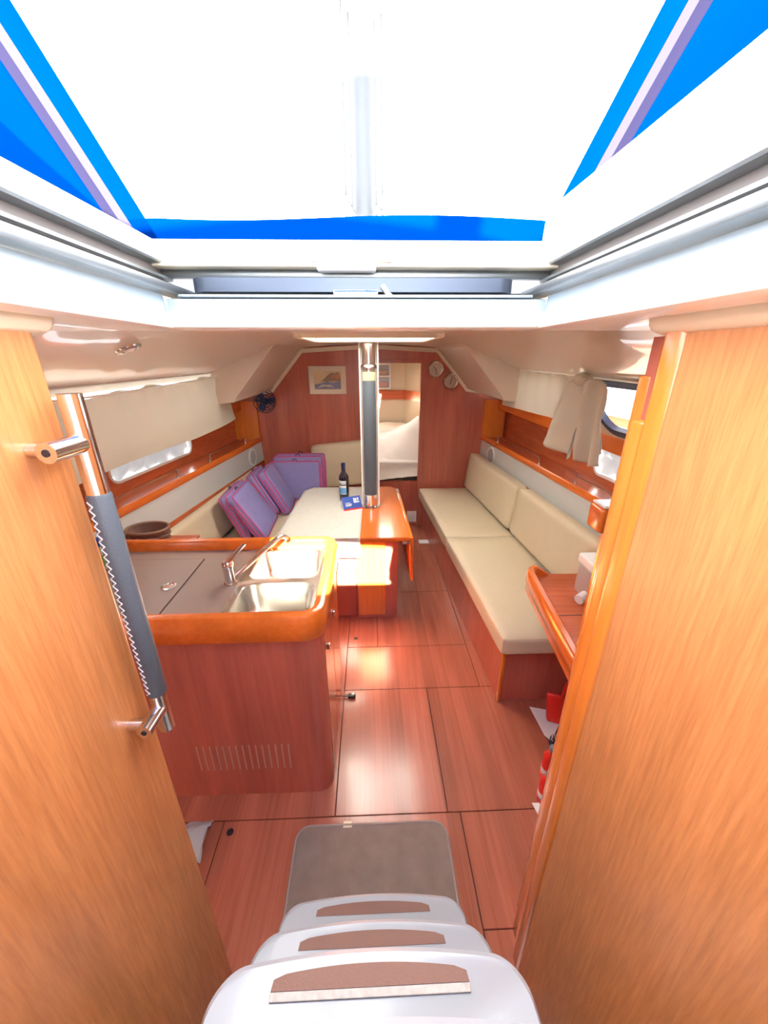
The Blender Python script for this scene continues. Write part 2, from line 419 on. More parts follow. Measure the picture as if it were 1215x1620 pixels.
# ---- forward cabin
bm = B()
fc = [(-1.5, 3.965), (-.7, 5.6), (.475, 5.6), (1.35, 3.965)]
ceilz = 1.80
def quad(bm, *p): return bm.faces.new([bm.verts.new(q) for q in p])
for a, b in zip(fc, fc[1:]): quad(bm, (*a, 0), (*b, 0), (*b, ceilz), (*a, ceilz))
struct('wall_forward_cabin', bm, LINER2)
bm = B(); 
for q in ((-1.6, -.25, 3.96, 5.7), (.25, 1.5, 3.96, 5.7), (-.25, .25, 3.96, 4.2), (-.25, .25, 4.70, 5.7)): box(bm, q[0], q[1], q[2], q[3], ceilz, ceilz+.04)
struct('ceiling_forward_cabin', bm, LINER2)
bm = B()
for (a, b) in zip(fc[:3], fc[1:]):
    a = Vector(a); b = Vector(b); n = Vector((b.y-a.y, a.x-b.x)).normalized()*.025
    hexa(bm, [(*a, 1.20), (*b, 1.20), (*(b+n), 1.20), (*(a+n), 1.20), (*a, 1.325), (*b, 1.325), (*(b+n), 1.325), (*(a+n), 1.325)])
struct('trim_7', bm, W_X)
struct('floor_berth_front', box(B(), -1.4, 1.3, 3.985, 4.02, 0, .50), W_RED)

# ================================================================== COMPANIONWAY
cr = thing('companionway_coaming', 'white moulded coaming framing the companionway hatch opening overhead', 'coaming', (-.02, .4, 1.80))
XC = -.0215
for s in (-1, 1):
    pf = [(.60, 1.800), (.386, 1.801), (.374, 1.806), (.371, 1.812), (.371, 1.828), (.378, 1.832), (.39, 1.833)]
    part('lip', loft(B(), [[(XC+s*u, y, v) for u, v in pf] for y in (-.2, HY1+.004)]), GRP, cr, True)
    pf = [(.39, 1.832), (.395, 1.868)]
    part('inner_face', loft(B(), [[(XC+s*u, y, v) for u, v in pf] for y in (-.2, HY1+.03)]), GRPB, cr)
    pf = [(.40, 1.868), (.372, 1.872), (.370, 1.878), (.372, 1.887), (.385, 1.889), (.43, 1.889)]
    part('lower_track', loft(B(), [[(XC+s*u, y, v) for u, v in pf] for y in (-.2, 1.02)]), ALU, cr, True)
    pf = [(.43, 1.888), (.43, 1.905), (.418, 1.907), (.418, 1.911), (.432, 1.913), (.432, 1.934)]
    part('track_groove', loft(B(), [[(XC+s*u, y, v) for u, v in pf] for y in (-.2, 1.02)]), ALUD, cr)
    part('groove_fin', loft(B(), [[(XC+s*u, y, v) for u, v in [(.43, 1.906), (.412, 1.907), (.412, 1.912), (.43, 1.913)]] for y in (-.2, 1.02)]), ALU, cr)
    pf = [(.434, 1.932), (.412, 1.934), (.410, 1.938), (.412, 1.942), (.434, 1.943)]
    part('upper_track', loft(B(), [[(XC+s*u, y, v) for u, v in pf] for y in (-.2, 1.02)]), ALU, cr, True)
    pf = [(.436, 1.942), (.424, 1.944), (.420, 1.952), (.424, 1.970), (.44, 1.986), (.47, 1.992), (.54, 1.988), (.56, 1.93)]
    if s > 0: pf = [(.436, 1.942), (.424, 1.944), (.420, 1.955), (.424, 2.03), (.44, 2.065), (.47, 2.078), (.54, 2.075), (.58, 2.04), (.58, 1.93)]
    part('rail_top', loft(B(), [[(XC+s*u, y, v) for u, v in pf] for y in (-.2, 1.04)]), GRP, cr, True)
# front lip
pf = [(.98, 1.806), (.88, 1.806), (.872, 1.812), (.870, 1.830), (.876, 1.836), (.90, 1.838)]
part('front_lip', loft(B(), [[(x, y, v) for y, v in pf] for x in (HX0-.01, HX1+.01)]), GRP, cr, True)
pf = [(.895, 1.836), (.897, 1.860), (.92, 1.864), (1.0, 1.866)]
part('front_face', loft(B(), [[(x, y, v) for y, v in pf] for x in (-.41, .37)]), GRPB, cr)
part('threshold_strip', box(B(), -.39, .345, .905, .935, 1.864, 1.870, .002), ALU, cr)
# sliding hatch stowed forward in its garage
sh = thing('sliding_hatch', 'smoked sliding hatch with aluminium frame pushed forward under its garage', 'hatch', (-.02, 1.0, 1.87))
o_ = rrect(-.375, .315, .93, 1.62, .035, 6); i_ = rrect(-.345, .285, .96, 1.59, .02, 6)
part('frame', ringloft(B(), o_, i_, lambda u, v, q: (u, v, 1.878+q), .026), ALUH, sh, True)
part('lens', plate(B(), rrect(-.355, .295, .95, 1.6, .02, 6), [], lambda u, v: (u, v, 1.888)), ACRY, sh)
bm = B(); box(bm, -.075, .02, .925, .95, 1.868, 1.882, .003); part('latch', bm, CHROME, sh, True)
bm = B(); tube(bm, [(.03, .93, 1.888), (.04, .92, 1.872), (.055, .925, 1.862)], .006, 8); part('latch_lever', bm, CHROME, sh, True)
bm = B(); box(bm, -.108, .016, .935, .965, 1.918, 1.934, .004); part('handle', bm, WHITE, sh, True)
# hatch garage
ga = thing('hatch_garage', 'white garage housing over the stowed sliding hatch beneath the blue hem', 'hatch garage', (-.02, 1.3, 1.9))
part('aft_beam', box(B(), -.50, .445, .955, 1.0, 1.928, 1.950, .005), LINER2, ga, True)
part('beam_inset', box(B(), -.12, .05, .952, .958, 1.936, 1.949, .001), TAUPE, ga)
part('lower_beam', box(B(), -.47, .42, .99, 1.03, 1.912, 1.930, .004), ALU, ga, True)
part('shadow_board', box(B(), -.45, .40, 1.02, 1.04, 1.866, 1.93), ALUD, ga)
bm = B(); pf = [(1.0, 1.952), (1.0, 1.972), (1.012, 1.988), (1.04, 1.996), (1.3, 2.002), (1.74, 1.998), (1.78, 1.99), (1.78, 1.93)]
loft(bm, [[(x, y+dy, v) for y, v in pf] for x, dy in ((-.56, .03), (-.53, .005), (-.50, 0), (0, 0), (.46, 0), (.49, .005), (.52, .03))])
part('cover', bm, GRP, ga, True)
# coachroof top, with unseen overhang added to keep sun off side windows
bm = B()
for a in ((-1.37, -.55, -.2, 4.2), (.5, 1.37, -.2, 4.2), (-.55, .5, 1.0, 1.96), (-.55, .5, 2.64, 4.2)): box(bm, a[0], a[1], a[2], a[3], 1.885 if a[3] > 1.97 or True else 1.9, 1.925)
for v in bm.verts:
    pass
struct('roof_deck_sunshade', bm, GRP)
# ---- dodger (sprayhood)
dg = thing('sprayhood', 'blue canvas sprayhood with large clear front window over the companionway', 'sprayhood', (-.035, 1.15, 2.0))
YD = lambda z: 1.16-.45*(z-2.066)
WD = lambda z: .512+.36*(z-2.066)
CXD = -.042
def fr(u, z, d=0): return (CXD+u*WD(z), YD(z)-d, z)
part('front_window', loft(B(), [[fr(u, z) for u in (-1, -.5, 0, .5, 1)] for z in (2.055, 2.2, 2.4, 2.58)]), PANE, dg, label='clear vinyl window')
bm = B(); N = 24
rows = [[], [], []]
for i in range(N+1):
    u = -1.12+2.24*i/N; x = CXD+u*WD(2.066)
    top = 2.070+.006*math.sin(u*3.2+.4)-.004*(abs(u) > .95)
    rows[0].append((x, YD(2.0)+.0, 2.0)); rows[1].append((x, YD(2.03)-.003, 2.035)); rows[2].append((x, YD(top)-.002, top))
part('hem', loft(bm, rows), BLUEC, dg, True)
for s in (-1, 1):
    zz = [2.0+.62*k/24 for k in range(25)]
    ins = .0 
    # blue border strip beside the window, zip tapes and blue side strip running aft
    def strip(name, d0, d1, m, off, aft0=0, aft1=0):
        rw = []
        for z in zz:
            c = CXD+s*WD(z); rw.append([(c+s*d0, YD(z)-off-aft0, z), (c+s*d1, YD(z)-off-aft1, z)])
        return part(name, loft(B(), rw), m, dg, True)
    strip('window_border', -.012, .036, BLUEC, .004)
    strip('zip_tape', .030, .047, GREYZ2, .012, .0, .012)
    strip('zip_tape', .047, .066, GREYZ, .012, .012, .035)
    # side wall
    rw = []; wdt = .24 if s > 0 else .50
    cut = (lambda z: .30*max(0, min(1, (z-2.02)/.10))**.5+.05-.35*max(0, z-2.22)) if s > 0 else (lambda z: .44)
    for z in zz:
        c = CXD+s*WD(z); bulge = .05*math.sin((z-2.0)/.62*math.pi) if s > 0 else .02
        rw.append([(c+s*.060, YD(z)-.03, z), (c+s*.085, YD(z)-.03-cut(z)*.25, z), (c+s*.10, YD(z)-.03-cut(z)*.6, z), (c+s*.11, YD(z)-.04-cut(z), z)])
    part('side_panel', loft(B(), rw), BLUEC, dg, True)
    rw = []
    for z in zz:
        c = CXD+s*WD(z); y0 = YD(z)-.04-cut(z)
        rw.append([(c+s*.11, y0, z), (c+s*.14, y0*.5-.2, z), (c+s*.14, -.5, z)])
    part('side_window', loft(B(), rw), PANE, dg, True)
rf = [(YD(2.57), 2.57), (.80, 2.66), (.4, 2.71), (.1, 2.71), (-.4, 2.60), (-.8, 2.45)]
rows = [[(CXD+u*(WD(2.6)+.13), y, z-.10*u*u) for u in (-1, -.75, -.5, 0, .5, .75, 1)] for y, z in rf]
part('added_clear_roof', loft(B(), rows[:4]), PANE, dg, True)  # clear panel added out of view to let top light in
part('roof', loft(B(), rows[3:]), BLUEC, dg, True)  # unseen aft edge set low to limit how far the sun reaches
# ---- mast and boom outside
ms = thing('mast', 'pale aluminium mast standing on deck outside the clear window', 'mast', (-.02, 2.78, 1.92))
bm = B(); pts = [(.07*math.cos(a), .10*math.sin(a)) for a in [2*math.pi*k/20 for k in range(20)]]
loft(bm, [[(-.02+u, 2.78+v, z) for u, v in pts] for z in (1.92, 9)], True, True); part('spar', bm, MASTM, ms, True)
bm = B(); box(bm, -.17, .13, 2.62, 2.94, 1.925, 1.95, .01); part('step_plate', bm, ALU, ms)
for x in (-.12, -.085, .05, .085): part('halyard', tube(B(), [(x, 2.66, 1.95), (x*.9-.004, 2.68, 9)], .006, 6), MASTM, ms, True)
for s in (-1, 1):
    bm = B(); tube(bm, [(-.02+s*.06, 2.68, 2.50), (-.02+s*.13, 2.64, 2.60), (-.02+s*.24, 2.62, 2.63), (-.02+s*.25, 2.62, 2.55)], .02, 8); part('winch_bracket', bm, ALU, ms, True)
bo = thing('boom', 'boom with blue grey sail cover reaching aft from the mast', 'boom', (0, 2.6, 3.25))
part('spar', tube(B(), [(-.02, 2.68, 3.28), (.30, .2, 3.45), (.5, -1.5, 3.5)], .06, 12), MASTM, bo, True)
bm = B(); rings = []
for k in range(9):
    t = k/8; c = Vector((-.0+.42*t, 2.55-3.4*t, 3.42+.16*t)); rings.append([c+Vector((.15*math.cos(a), 0, .2*math.sin(a)*(1-.4*t))) for a in [2*math.pi*i/12 for i in range(12)]])
loft(bm, rings, True, True); part('sail_cover', bm, mat('dark_blue_cover', (.04, .06, .085), .8), bo, True)

# ================================================================== COMPANIONWAY SIDES
bm = box(B(), -.47, -.438, -.2, .569, 0, 1.792, .008); struct('wall_left_aft', bm, W_PANEL)
bm = box(B(), .421, .452, -.2, .548, 0, 1.80, .002); struct('wall_right_aft', bm, W_PANEL)
bm = box(B(), .418, .462, .548, .590, 0, 1.80, .010, 3); struct('trim_8', bm, W_EDGEZ, smooth=True)
jb = thing('door_jamb', 'orange wooden door jamb strips beside the right hand companionway panel', 'door jamb', (.48, .65, 0))
part('upper_post', box(B(), .448, .475, .590, .622, 1.56, 1.79, .008, 3), W_RED, jb, True)
part('moulding', box(B(), .440, .472, .612, .650, 0, 1.652, .007, 3), W_EDGEZ, jb, True)
part('groove', box(B(), .462, .485, .645, .668, 0, 1.60), DARK, jb)
part('edge_strip', box(B(), .474, .502, .672, .705, 0, 1.72, .006, 3), W_EDGEZ, jb, True)
part('back_board', box(B(), .476, .50, .59, .69, 0, 1.78), W_RED, jb)
# cream mouldings above the panels
for s in (-1, 1):
    x0, x1 = (.405, .62)
    bm = box(B(), x0 if s > 0 else -.66, x1 if s > 0 else -.425, -.2, .625 if s > 0 else .61, 1.778, 1.84, .024, 4)
    struct('trim_%d' % (9 if s < 0 else 10), bm, LINER2, smooth=True)
# ---- grab rail
gr = thing('grab_rail', 'upright chrome grab rail with stitched grey leather sleeve on left panel', 'grab rail', (-.402, .547, 1.09))
bm = tube(B(), [(-.402, .549, 1.090), (-.402, .549, 1.706)], .0148, 20); part('rail_tube', bm, CHROME, gr, True)
sl = part('leather_sleeve', lathe(B(), [(.0148, 1.176), (.0164, 1.179), (.0168, 1.37), (.0165, 1.562), (.0148, 1.566)], (-.402, .549, 0), 24), LEATHER, gr, True, 'grey blue leather sleeve')
bm = B(); n = 58
pth = []
for k in range(n+1):
    z = 1.184+(1.556-1.184)*k/n; a = math.radians(-112+(15 if k % 2 else -15)); rr = .0172
    pth.append((-.402+rr*math.cos(a), .549+rr*math.sin(a), z))
for a, b in zip(pth, pth[1:]): tube(bm, [a, b], .0011, 5)
part('stitching', bm, STITCH, sl, True, 'pale zigzag stitching')
for z, ex in ((1.640, .484), (1.142, .492)):
    st = part('bracket', tube(B(), [(-.402, .549, z), (-.404, ex, z)], .0135, 16), CHROME, gr, True)
    part('screw_cap', lathe(B(), [(.0, -.001), (.005, -.001), (.005, .002)], (-.404, ex, z), 10, 'Y'), BLACKP, st, True)
    part('mounting_foot', tube(B(), [(-.404, ex+.018, z), (-.439, ex+.018, z)], .010, 12), CHROME, st, True)
# ---- companionway steps
ls = thing('companionway_steps', 'white moulded companionway steps with brown grip inlays at viewer feet', 'steps', (-.01, .3, 0))
XT = -.012
for (yf, z, hw) in ((.535, .512, .223), (.400, .735, .223), (.287, .945, .223), (.166, 1.15, .223)):
    def tread(u):  # plan outline, front edge bowed forward
        pass
    out = []
    for k in range(61):
        u = -1+2*k/60; u = math.copysign(1-(1-abs(u))**1.5, u); rc = .048
        y = yf-.018*u*u
        d = max(0, abs(u)*hw-(hw-rc))
        y -= (rc-math.sqrt(max(0, rc*rc-d*d))) if d > 0 else 0
        out.append((XT+u*hw, y))
    outl = out+[(XT+hw+.01, yf-.22), (XT-hw-.01, yf-.22)]
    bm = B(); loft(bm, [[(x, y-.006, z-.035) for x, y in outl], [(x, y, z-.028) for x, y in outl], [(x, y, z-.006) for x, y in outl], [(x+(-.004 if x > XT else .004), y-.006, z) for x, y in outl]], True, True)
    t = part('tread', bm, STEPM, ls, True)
    ins = []
    for k in range(17):
        u = -1+2*k/16; ins.append((XT+u*.135, yf-.017-.009*u*u-.003*(abs(u) > .99)))
    ins += [(XT+.137, yf-.040), (XT-.137, yf-.040)]
    bm = B(); loft(bm, [[(x, y, z-.001) for x, y in ins], [(x, y, z+.0012) for x, y in ins]], True, True); part('grip_inlay', bm, TAUPEL, t)
    if abs(z-.945) < .01:
        bm = box(B(), XT-.137, XT+.137, yf-.050, yf-.041, z, z+.003, .001)
        part('worn_edge', bm, mat('scuffed_grey_strip', (.45, .42, .38), .8, var=.35, vscale=120), t)
for s in (-1, 1):
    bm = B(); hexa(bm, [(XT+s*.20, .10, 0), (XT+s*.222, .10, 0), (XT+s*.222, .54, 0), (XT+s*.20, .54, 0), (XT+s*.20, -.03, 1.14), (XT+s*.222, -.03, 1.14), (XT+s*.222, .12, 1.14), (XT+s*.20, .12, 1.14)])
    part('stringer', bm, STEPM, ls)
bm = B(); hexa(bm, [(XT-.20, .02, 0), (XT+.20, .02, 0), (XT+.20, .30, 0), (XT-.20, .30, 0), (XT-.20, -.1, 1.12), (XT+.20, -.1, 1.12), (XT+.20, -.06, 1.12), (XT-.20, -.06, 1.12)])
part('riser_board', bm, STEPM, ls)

# ================================================================== GALLEY ISLAND
gi = thing('galley_island', 'wooden galley island with taupe worktop and orange raised edge', 'kitchen island', (-.7, 1.4, 0))
IX, IY0, IY1 = -.188, 1.105, 1.70
bm = B(); box(bm, -1.32, IX-.06, IY0, IY0+.02, .0, .84); part('front_panel', bm, W_RED, gi)
bm = B(); rings = []
for z in (0, .84): rings.append([(IX-.06+.06*math.sin(a), IY0+.06-.06*math.cos(a), z) for a in [math.pi/2*k/8 for k in range(9)]])
rings = [[p for p in r]+[(IX-.02, IY0+.06, r[0][2]), (IX-.06, IY0+.02, r[0][2])] for r in rings]
loft(bm, rings, True, True); part('corner_post', bm, W_RED, gi, True)
part('side_panel', box(B(), IX-.02, IX-.004, IY0+.06, IY1, 0, .84), W_RED, gi)
for y0, y1, z0, z1 in ((IY0+.075, 1.42, .035, .82), (1.424, IY1-.01, .035, .82)):
    d = part('door', box(B(), IX-.008, IX, y0, y1, z0, z1, .002, 1), W_FWD, gi)
    yc = y1-.03 if y0 < 1.3 else y0+.03
    bm = B(); box(bm, IX, IX+.010, 1.243 if y0 < 1.3 else 1.46, 1.263 if y0 < 1.3 else 1.48, .65, .675, .003); part('catch', bm, CHROME, d, True)
part('back_panel', box(B(), -1.32, IX-.02, IY1-.02, IY1, 0, .84), W_RED, gi)
v0 = None
for k in range(15):
    x = -.722+.0262*k
    if v0 is None:
        v0 = part('vent_slot', box(B(), x-.0028, x+.0028, IY0-.0012, IY0+.001, .158, .298, .0005, 1), mat('vent_slot_edge', (.50, .32, .22), .5), gi)
    else:
        o = v0.copy(); link(o); o.parent = gi; o.location = v0.location+Vector((.0262*k, 0, 0))
# fiddle rail round the worktop
def fid(path):
    pr = [(-.0, .825), (.012, .822), (.018, .83), (.018, .915), (.010, .928), (-.006, .932), (-.022, .928), (-.028, .918), (-.028, .876), (-.0, .876)]
    rings = []
    for i, p in enumerate(path):
        a = Vector(path[max(i-1, 0)]); c = Vector(path[min(i+1, len(path)-1)]); t = (c-a).normalized(); n = Vector((t.y, -t.x))
        rings.append([(p[0]+n.x*u, p[1]+n.y*u, v) for u, v in pr])
    return rings
path = [(-1.33, IY0), (-.8, IY0)]+[(IX-.065+.065*math.sin(a), IY0+.065-.065*math.cos(a)) for a in [math.pi/2*k/8 for k in range(9)]]+[(IX, 1.4)]+[(IX-.06+.06*math.cos(a), IY1+.02-.06+.06*math.sin(a)) for a in [math.pi/2*k/8 for k in range(9)]]+[(-.8, IY1+.02), (-1.33, IY1+.02)]
part('fiddle_rail', loft(B(), fid(path), True, True), W_EDGE, gi, True)
SX0, SX1, SY0, SY1 = -.560, -.214, 1.140, 1.694
bm = plate(B(), [(-1.33, IY0+.01), (IX-.005, IY0+.01), (IX-.005, IY1+.005), (-1.33, IY1+.005)], [rrect(SX0+.008, SX1-.008, SY0+.008, SY1-.008, .03, 5)], lambda u, v: (u, v, .880))
part('worktop', bm, TAUPE, gi)
lid = part('cool_box_lid', box(B(), -1.25, -.785, 1.146, 1.604, .8808, .8835, .001, 1), TAUPE, gi)
bm = B(); ringloft(bm, rrect(-1.2545, -.7805, 1.1415, 1.6085, .006, 2), rrect(-1.2495, -.7855, 1.1465, 1.6035, .003, 2), lambda u, v, q: (u, v, .8803+q), .001); part('lid_gap', bm, DARK, lid)
bm = B(); lathe(bm, [(.030, .8835), (.029, .889), (.022, .890), (.020, .886), (.0, .886)], (-.832, 1.367, 0), 24); part('lid_latch', bm, CHROME, lid, True, 'chrome ring latch')
bm = B(); lathe(bm, [(.022, .880), (.021, .885), (.014, .886), (.0, .884)], (-.656, 1.158, 0), 20); part('worktop_vent', bm, CHROME, gi, True)
# ---- double sink
sk = thing('double_sink', 'stainless steel double bowl sink set in the taupe worktop', 'sink', (-.387, 1.42, .88))
B1 = rrect(-.532, -.236, 1.158, 1.382, .045, 6); B2 = rrect(-.532, -.236, 1.416, 1.672, .045, 6)
part('rim', plate(B(), rrect(SX0, SX1, SY0, SY1, .035, 6), [B1, B2], lambda u, v: (u, v, .8835)), STEEL, sk)
def inset(lp, d):
    cx = sum(p[0] for p in lp)/len(lp); cy = sum(p[1] for p in lp)/len(lp)
    hx = max(abs(p[0]-cx) for p in lp); hy = max(abs(p[1]-cy) for p in lp)
    return [(cx+(p[0]-cx)*(1-d/hx), cy+(p[1]-cy)*(1-d/hy)) for p in lp]
for lp, dep in ((B1, .135), (B2, .135)):
    rg = [(0, .8835), (.004, .880), (.010, .83), (.016, .8835-dep+.03), (.028, .8835-dep+.008), (.05, .8835-dep)]
    bm = B(); loft(bm, [[(u, v, z) for u, v in inset(lp, d)] for d, z in rg], True)
    r = inset(lp, .05); cx = sum(p[0] for p in r)/len(r); cy = sum(p[1] for p in r)/len(r)
    bm.faces.new([v for v in bm.verts if abs(v.co.z-(.8835-dep)) < 1e-5])
    bw = part('bowl', bm, STEEL, sk, True)
    part('drain', lathe(B(), [(.026, .8835-dep+.001), (.024, .8835-dep+.003), (.010, .8835-dep+.002), (.0, .8835-dep+.002)], (cx, cy, 0), 18), CHROME, bw, True)
# ---- faucet
fa = thing('mixer_tap', 'chrome mixer tap with raised lever beside the sink', 'tap', (-.585, 1.392, .88))
bx, by = -.592, 1.392
part('body', lathe(B(), [(.026, .880), (.026, .886), (.022, .890), (.022, .955), (.024, .958), (.024, .975), (.018, .984), (0, .986)], (bx, by, 0), 24), CHROME, fa, True)
bm = tube(B(), [(bx+.012, by+.01, .905), (bx+.05, by+.055, .925), (bx+.105, by+.125, .958), (bx+.15, by+.18, .985), (bx+.175, by+.215, .990), (bx+.188, by+.232, .978)], [.013, .012, .0115, .011, .011, .011], 14); part('spout', bm, CHROME, fa, True)
part('aerator', tube(B(), [(bx+.186, by+.23, .98), (bx+.190, by+.234, .965)], .0125, 14), CHROME, fa, True)
bm = B(); hexa(bm, [(bx-.012, by-.014, .980), (bx+.012, by-.014, .974), (bx+.012, by+.014, .974), (bx-.012, by+.014, .980), (bx+.062, by+.018, 1.048), (bx+.078, by+.018, 1.044), (bx+.078, by+.034, 1.044), (bx+.062, by+.034, 1.048)], .003); part('lever', bm, CHROME, fa, True)
# ---- basket and bottle on galley side
bk = thing('wicker_basket', 'dark brown wicker basket behind the worktop edge', 'basket', (-1.205, 1.92, .78))
bm = B(); rings = []
for d, z in ((0, .79), (.0, .80), (.022, .895), (.026, .902), (.022, .905), (.014, .895), (-.006, .81)):
    rings.append([(-1.205+(.085+d)*math.cos(a)*(1+.02*math.sin(14*a)), 1.92+(.06+d)*math.sin(a), z) for a in [2*math.pi*k/40 for k in range(40)]])
loft(bm, rings, True, True); part('woven_bowl', bm, WICKER, bk, True)
part('rim_band', tube(B(), [(-1.205+.106*math.cos(a), 1.92+.081*math.sin(a), .904) for a in [2*math.pi*i/40 for i in range(41)]], .007, 6), mat('pale_wicker', (.30, .18, .12), .6), bk, True)
for k, zz in enumerate((.82, .845, .87)): part('weave_band', tube(B(), [(-1.205+(.09+.006*k+.005)*math.cos(a), 1.92+(.065+.006*k+.005)*math.sin(a), zz+.004*math.sin(10*a)) for a in [2*math.pi*i/40 for i in range(41)]], .006, 6), WICKER, bk, True)
db = thing('detergent_bottle', 'bottle with blue cap and green label behind the grab rail', 'bottle', (-1.185, 1.55, .88))
part('body', lathe(B(), [(0, .8845), (.030, .8845), (.032, .892), (.032, .965), (.02, .985), (.012, .99)], (-1.185, 1.55, 0), 20), mat('clear_green_liquid', (.55, .60, .45), .2), db, True)
part('label', lathe(B(), [(.0325, .90), (.0325, .955)], (-1.185, 1.55, 0), 20), GREENP, db, True)
part('cap', lathe(B(), [(.016, .988), (.018, .992), (.018, 1.025), (0, 1.027)], (-1.185, 1.55, 0), 16), BLUECAP, db, True)
# shelf unit that carries basket: galley side cabinet
gc = thing('galley_side_cabinet', 'low wooden galley cabinet against the left hull beside the island', 'cabinet', (-1.3, 1.8, 0))
part('body', box(B(), -1.29, -1.02, 1.722, 2.06, 0, .775), W_RED, gc)
part('top', box(B(), -1.30, -1.01, 1.722, 2.07, .775, .79, .003), W_X, gc)

# ================================================================== TABLE
tb = thing('saloon_table', 'orange wooden drop leaf saloon table around the steel post', 'table', (0, 2.65, 0))
TZ = .70
def board(pts, z0, z1, m, name, bevr=.004):
    bm = B(); extr(bm, pts, lambda u, v, a: (u, v, a), z0, z1)
    bmesh.ops.bevel(bm, geom=bm.edges[:], offset=bevr, segments=2, affect='EDGES'); return part(name, bm, m, tb, True)
board([(-.085, 2.17), (.232, 2.17), (.205, 3.14), (.17, 3.20), (-.085, 3.20)], TZ-.028, TZ, W_EDGE, 'centre_top')
board([(-.60, 2.20), (-.605, 2.25), (-.56, 3.10), (-.50, 3.20), (-.088, 3.20), (-.088, 2.17), (-.56, 2.17)], TZ-.028, TZ, W_EDGE, 'side_leaf')
# hanging leaf on the right
bm = B(); hexa(bm, [(.250, 2.21, .36), (.268, 2.21, .355), (.225, 3.12, .36), (.207, 3.12, .36), (.232, 2.17, TZ-.004), (.258, 2.17, TZ-.004), (.232, 3.16, TZ-.004), (.206, 3.16, TZ-.004)], .006); part('hanging_leaf', bm, W_EDGE, tb, True)
part('hinge', box(B(), .19, .236, 2.172, 2.20, TZ-.05, TZ-.030, .003), CHROME, tb, True)
# pedestal: near box, shelf and far box
pd = part('pedestal', box(B(), -.115, .170, 2.30, 2.72, 0, TZ-.03, .004), W_RED, tb)
part('pedestal_panel', box(B(), -.105, .085, 2.292, 2.30, .03, TZ-.04, .002), W_EDGEZ, tb)
part('leaf_support', box(B(), -.30, -.12, 2.33, 2.36, 0, TZ-.03, .003), W_RED, tb)
part('far_leg', box(B(), -.10, .15, 2.86, 3.10, 0, TZ-.03, .004), W_RED, tb)
# ---- tablecloth
bm = B(); NX, NY = 26, 50; rows = []
for j in range(NY+1):
    v = j/NY; row = []
    for i in range(NX+1):
        u = i/NX; L = 1.02+.135; s_ = v*L
        if s_ < .135: y, z = 2.162-.003*math.sin(u*20), TZ+.004-(.135-s_)
        else: y, z = 2.162+(s_-.135), TZ+.0035
        x0 = -.61+.045*max(0, y-2.17); x1 = -.078+.012*max(0, y-2.17)
        if y > 3.1: x0 += (y-3.1)*.8
        if s_ < .135: x0 = max(x0, -.61); 
        x = x0+(x1-x0)*u
        row.append((x, y, z+.0012*noise.noise(Vector((x*25, y*25, 0)))))
    rows.append(row)
loft(bm, rows); 
tc_ = part('tablecloth', bm, CLOTH, None, True); tag(tc_, 'off white patterned cloth covering the left half of the saloon table', 'tablecloth')
md = tc_.modifiers.new('thickness', 'SOLIDIFY'); md.thickness = .0025; md.offset = 1
# ---- bottle and folded card on the cloth
wb = thing('wine_bottle', 'dark wine bottle with pale blue label standing on the tablecloth', 'bottle', (-.215, 2.845, .706))
c = (-.215, 2.845, .706)
part('glass_body', lathe(B(), [(0, 0), (.034, .0), (.0375, .006), (.0375, .19), (.034, .205), (.020, .226), (.015, .238), (.0142, .295), (.0, .296)], c, 28), GLASSD, wb, True)
part('foil_cap', lathe(B(), [(.0152, .245), (.0152, .29), (.0165, .291), (.0165, .300), (.012, .303), (0, .303)], c, 20), NAVY, wb, True)
def label_arc(z0, z1, m, nm, par, r=.0381):
    bm = B(); loft(bm, [[(c[0]+r*math.cos(a), c[1]+r*math.sin(a), c[2]+z) for a in [math.radians(-185+125*k/14) for k in range(15)]] for z in (z0, z1)]); return part(nm, bm, m, par, True)
lb = label_arc(.062, .17, PAPER, 'label', wb); label_arc(.066, .115, mat('label_picture_blue', (.12, .32, .62), .6, var=.4, vscale=60), 'label_picture', lb, .0384)
label_arc(.150, .154, NAVY, 'label_line', lb, .0384); label_arc(.132, .142, NAVY, 'label_lettering', lb, .0384)
tcd = thing('folded_card', 'blue and white folded table card leaning beside the wine bottle', 'card', (-.12, 2.70, .705))
fa0, fb0 = Vector((-.205, 2.615, .7065)), Vector((-.072, 2.668, .7065))
dd = (fb0-fa0); nn = Vector((-dd.y, dd.x, 0)).normalized(); ap = Vector((0, 0, .088))+nn*.05
bm = B(); quad(bm, fa0, fb0, fb0+ap, fa0+ap); cf = part('front_flap', bm, BLUEP, tcd)
bm = B(); quad(bm, fa0+nn*.085, fb0+nn*.085, fb0+ap, fa0+ap); part('back_flap', bm, PAPER, tcd)
bm = B(); quad(bm, fa0, fa0+nn*.085, fb0+nn*.085, fb0); part('base_flap', bm, PAPER, tcd)
bm = B(); bm.faces.new([bm.verts.new(p) for p in (fa0+nn*.001, fa0+ap-nn*.001, fa0+nn*.084)]); part('end_flap', bm, PAPER, tcd)
def onflap(u0, u1, v0, v1, m, nm):
    e = nn*-.0008+Vector((0, 0, .0004)); bm = B(); quad(bm, fa0+dd*u0+ap*v0+e, fa0+dd*u1+ap*v0+e, fa0+dd*u1+ap*v1+e, fa0+dd*u0+ap*v1+e); part(nm, bm, m, cf)
onflap(0, 1, 0, .10, REDP, 'red_stripe')
for q in ((.60, .67, .50, .86), (.69, .76, .48, .84), (.78, .90, .50, .60), (.80, .88, .66, .86)): onflap(*q, PAPER, 'emblem_stroke')
for q in ((.14, .40, .52, .56), (.14, .48, .40, .46), (.14, .44, .30, .36)): onflap(*q, PAPER, 'print_line')
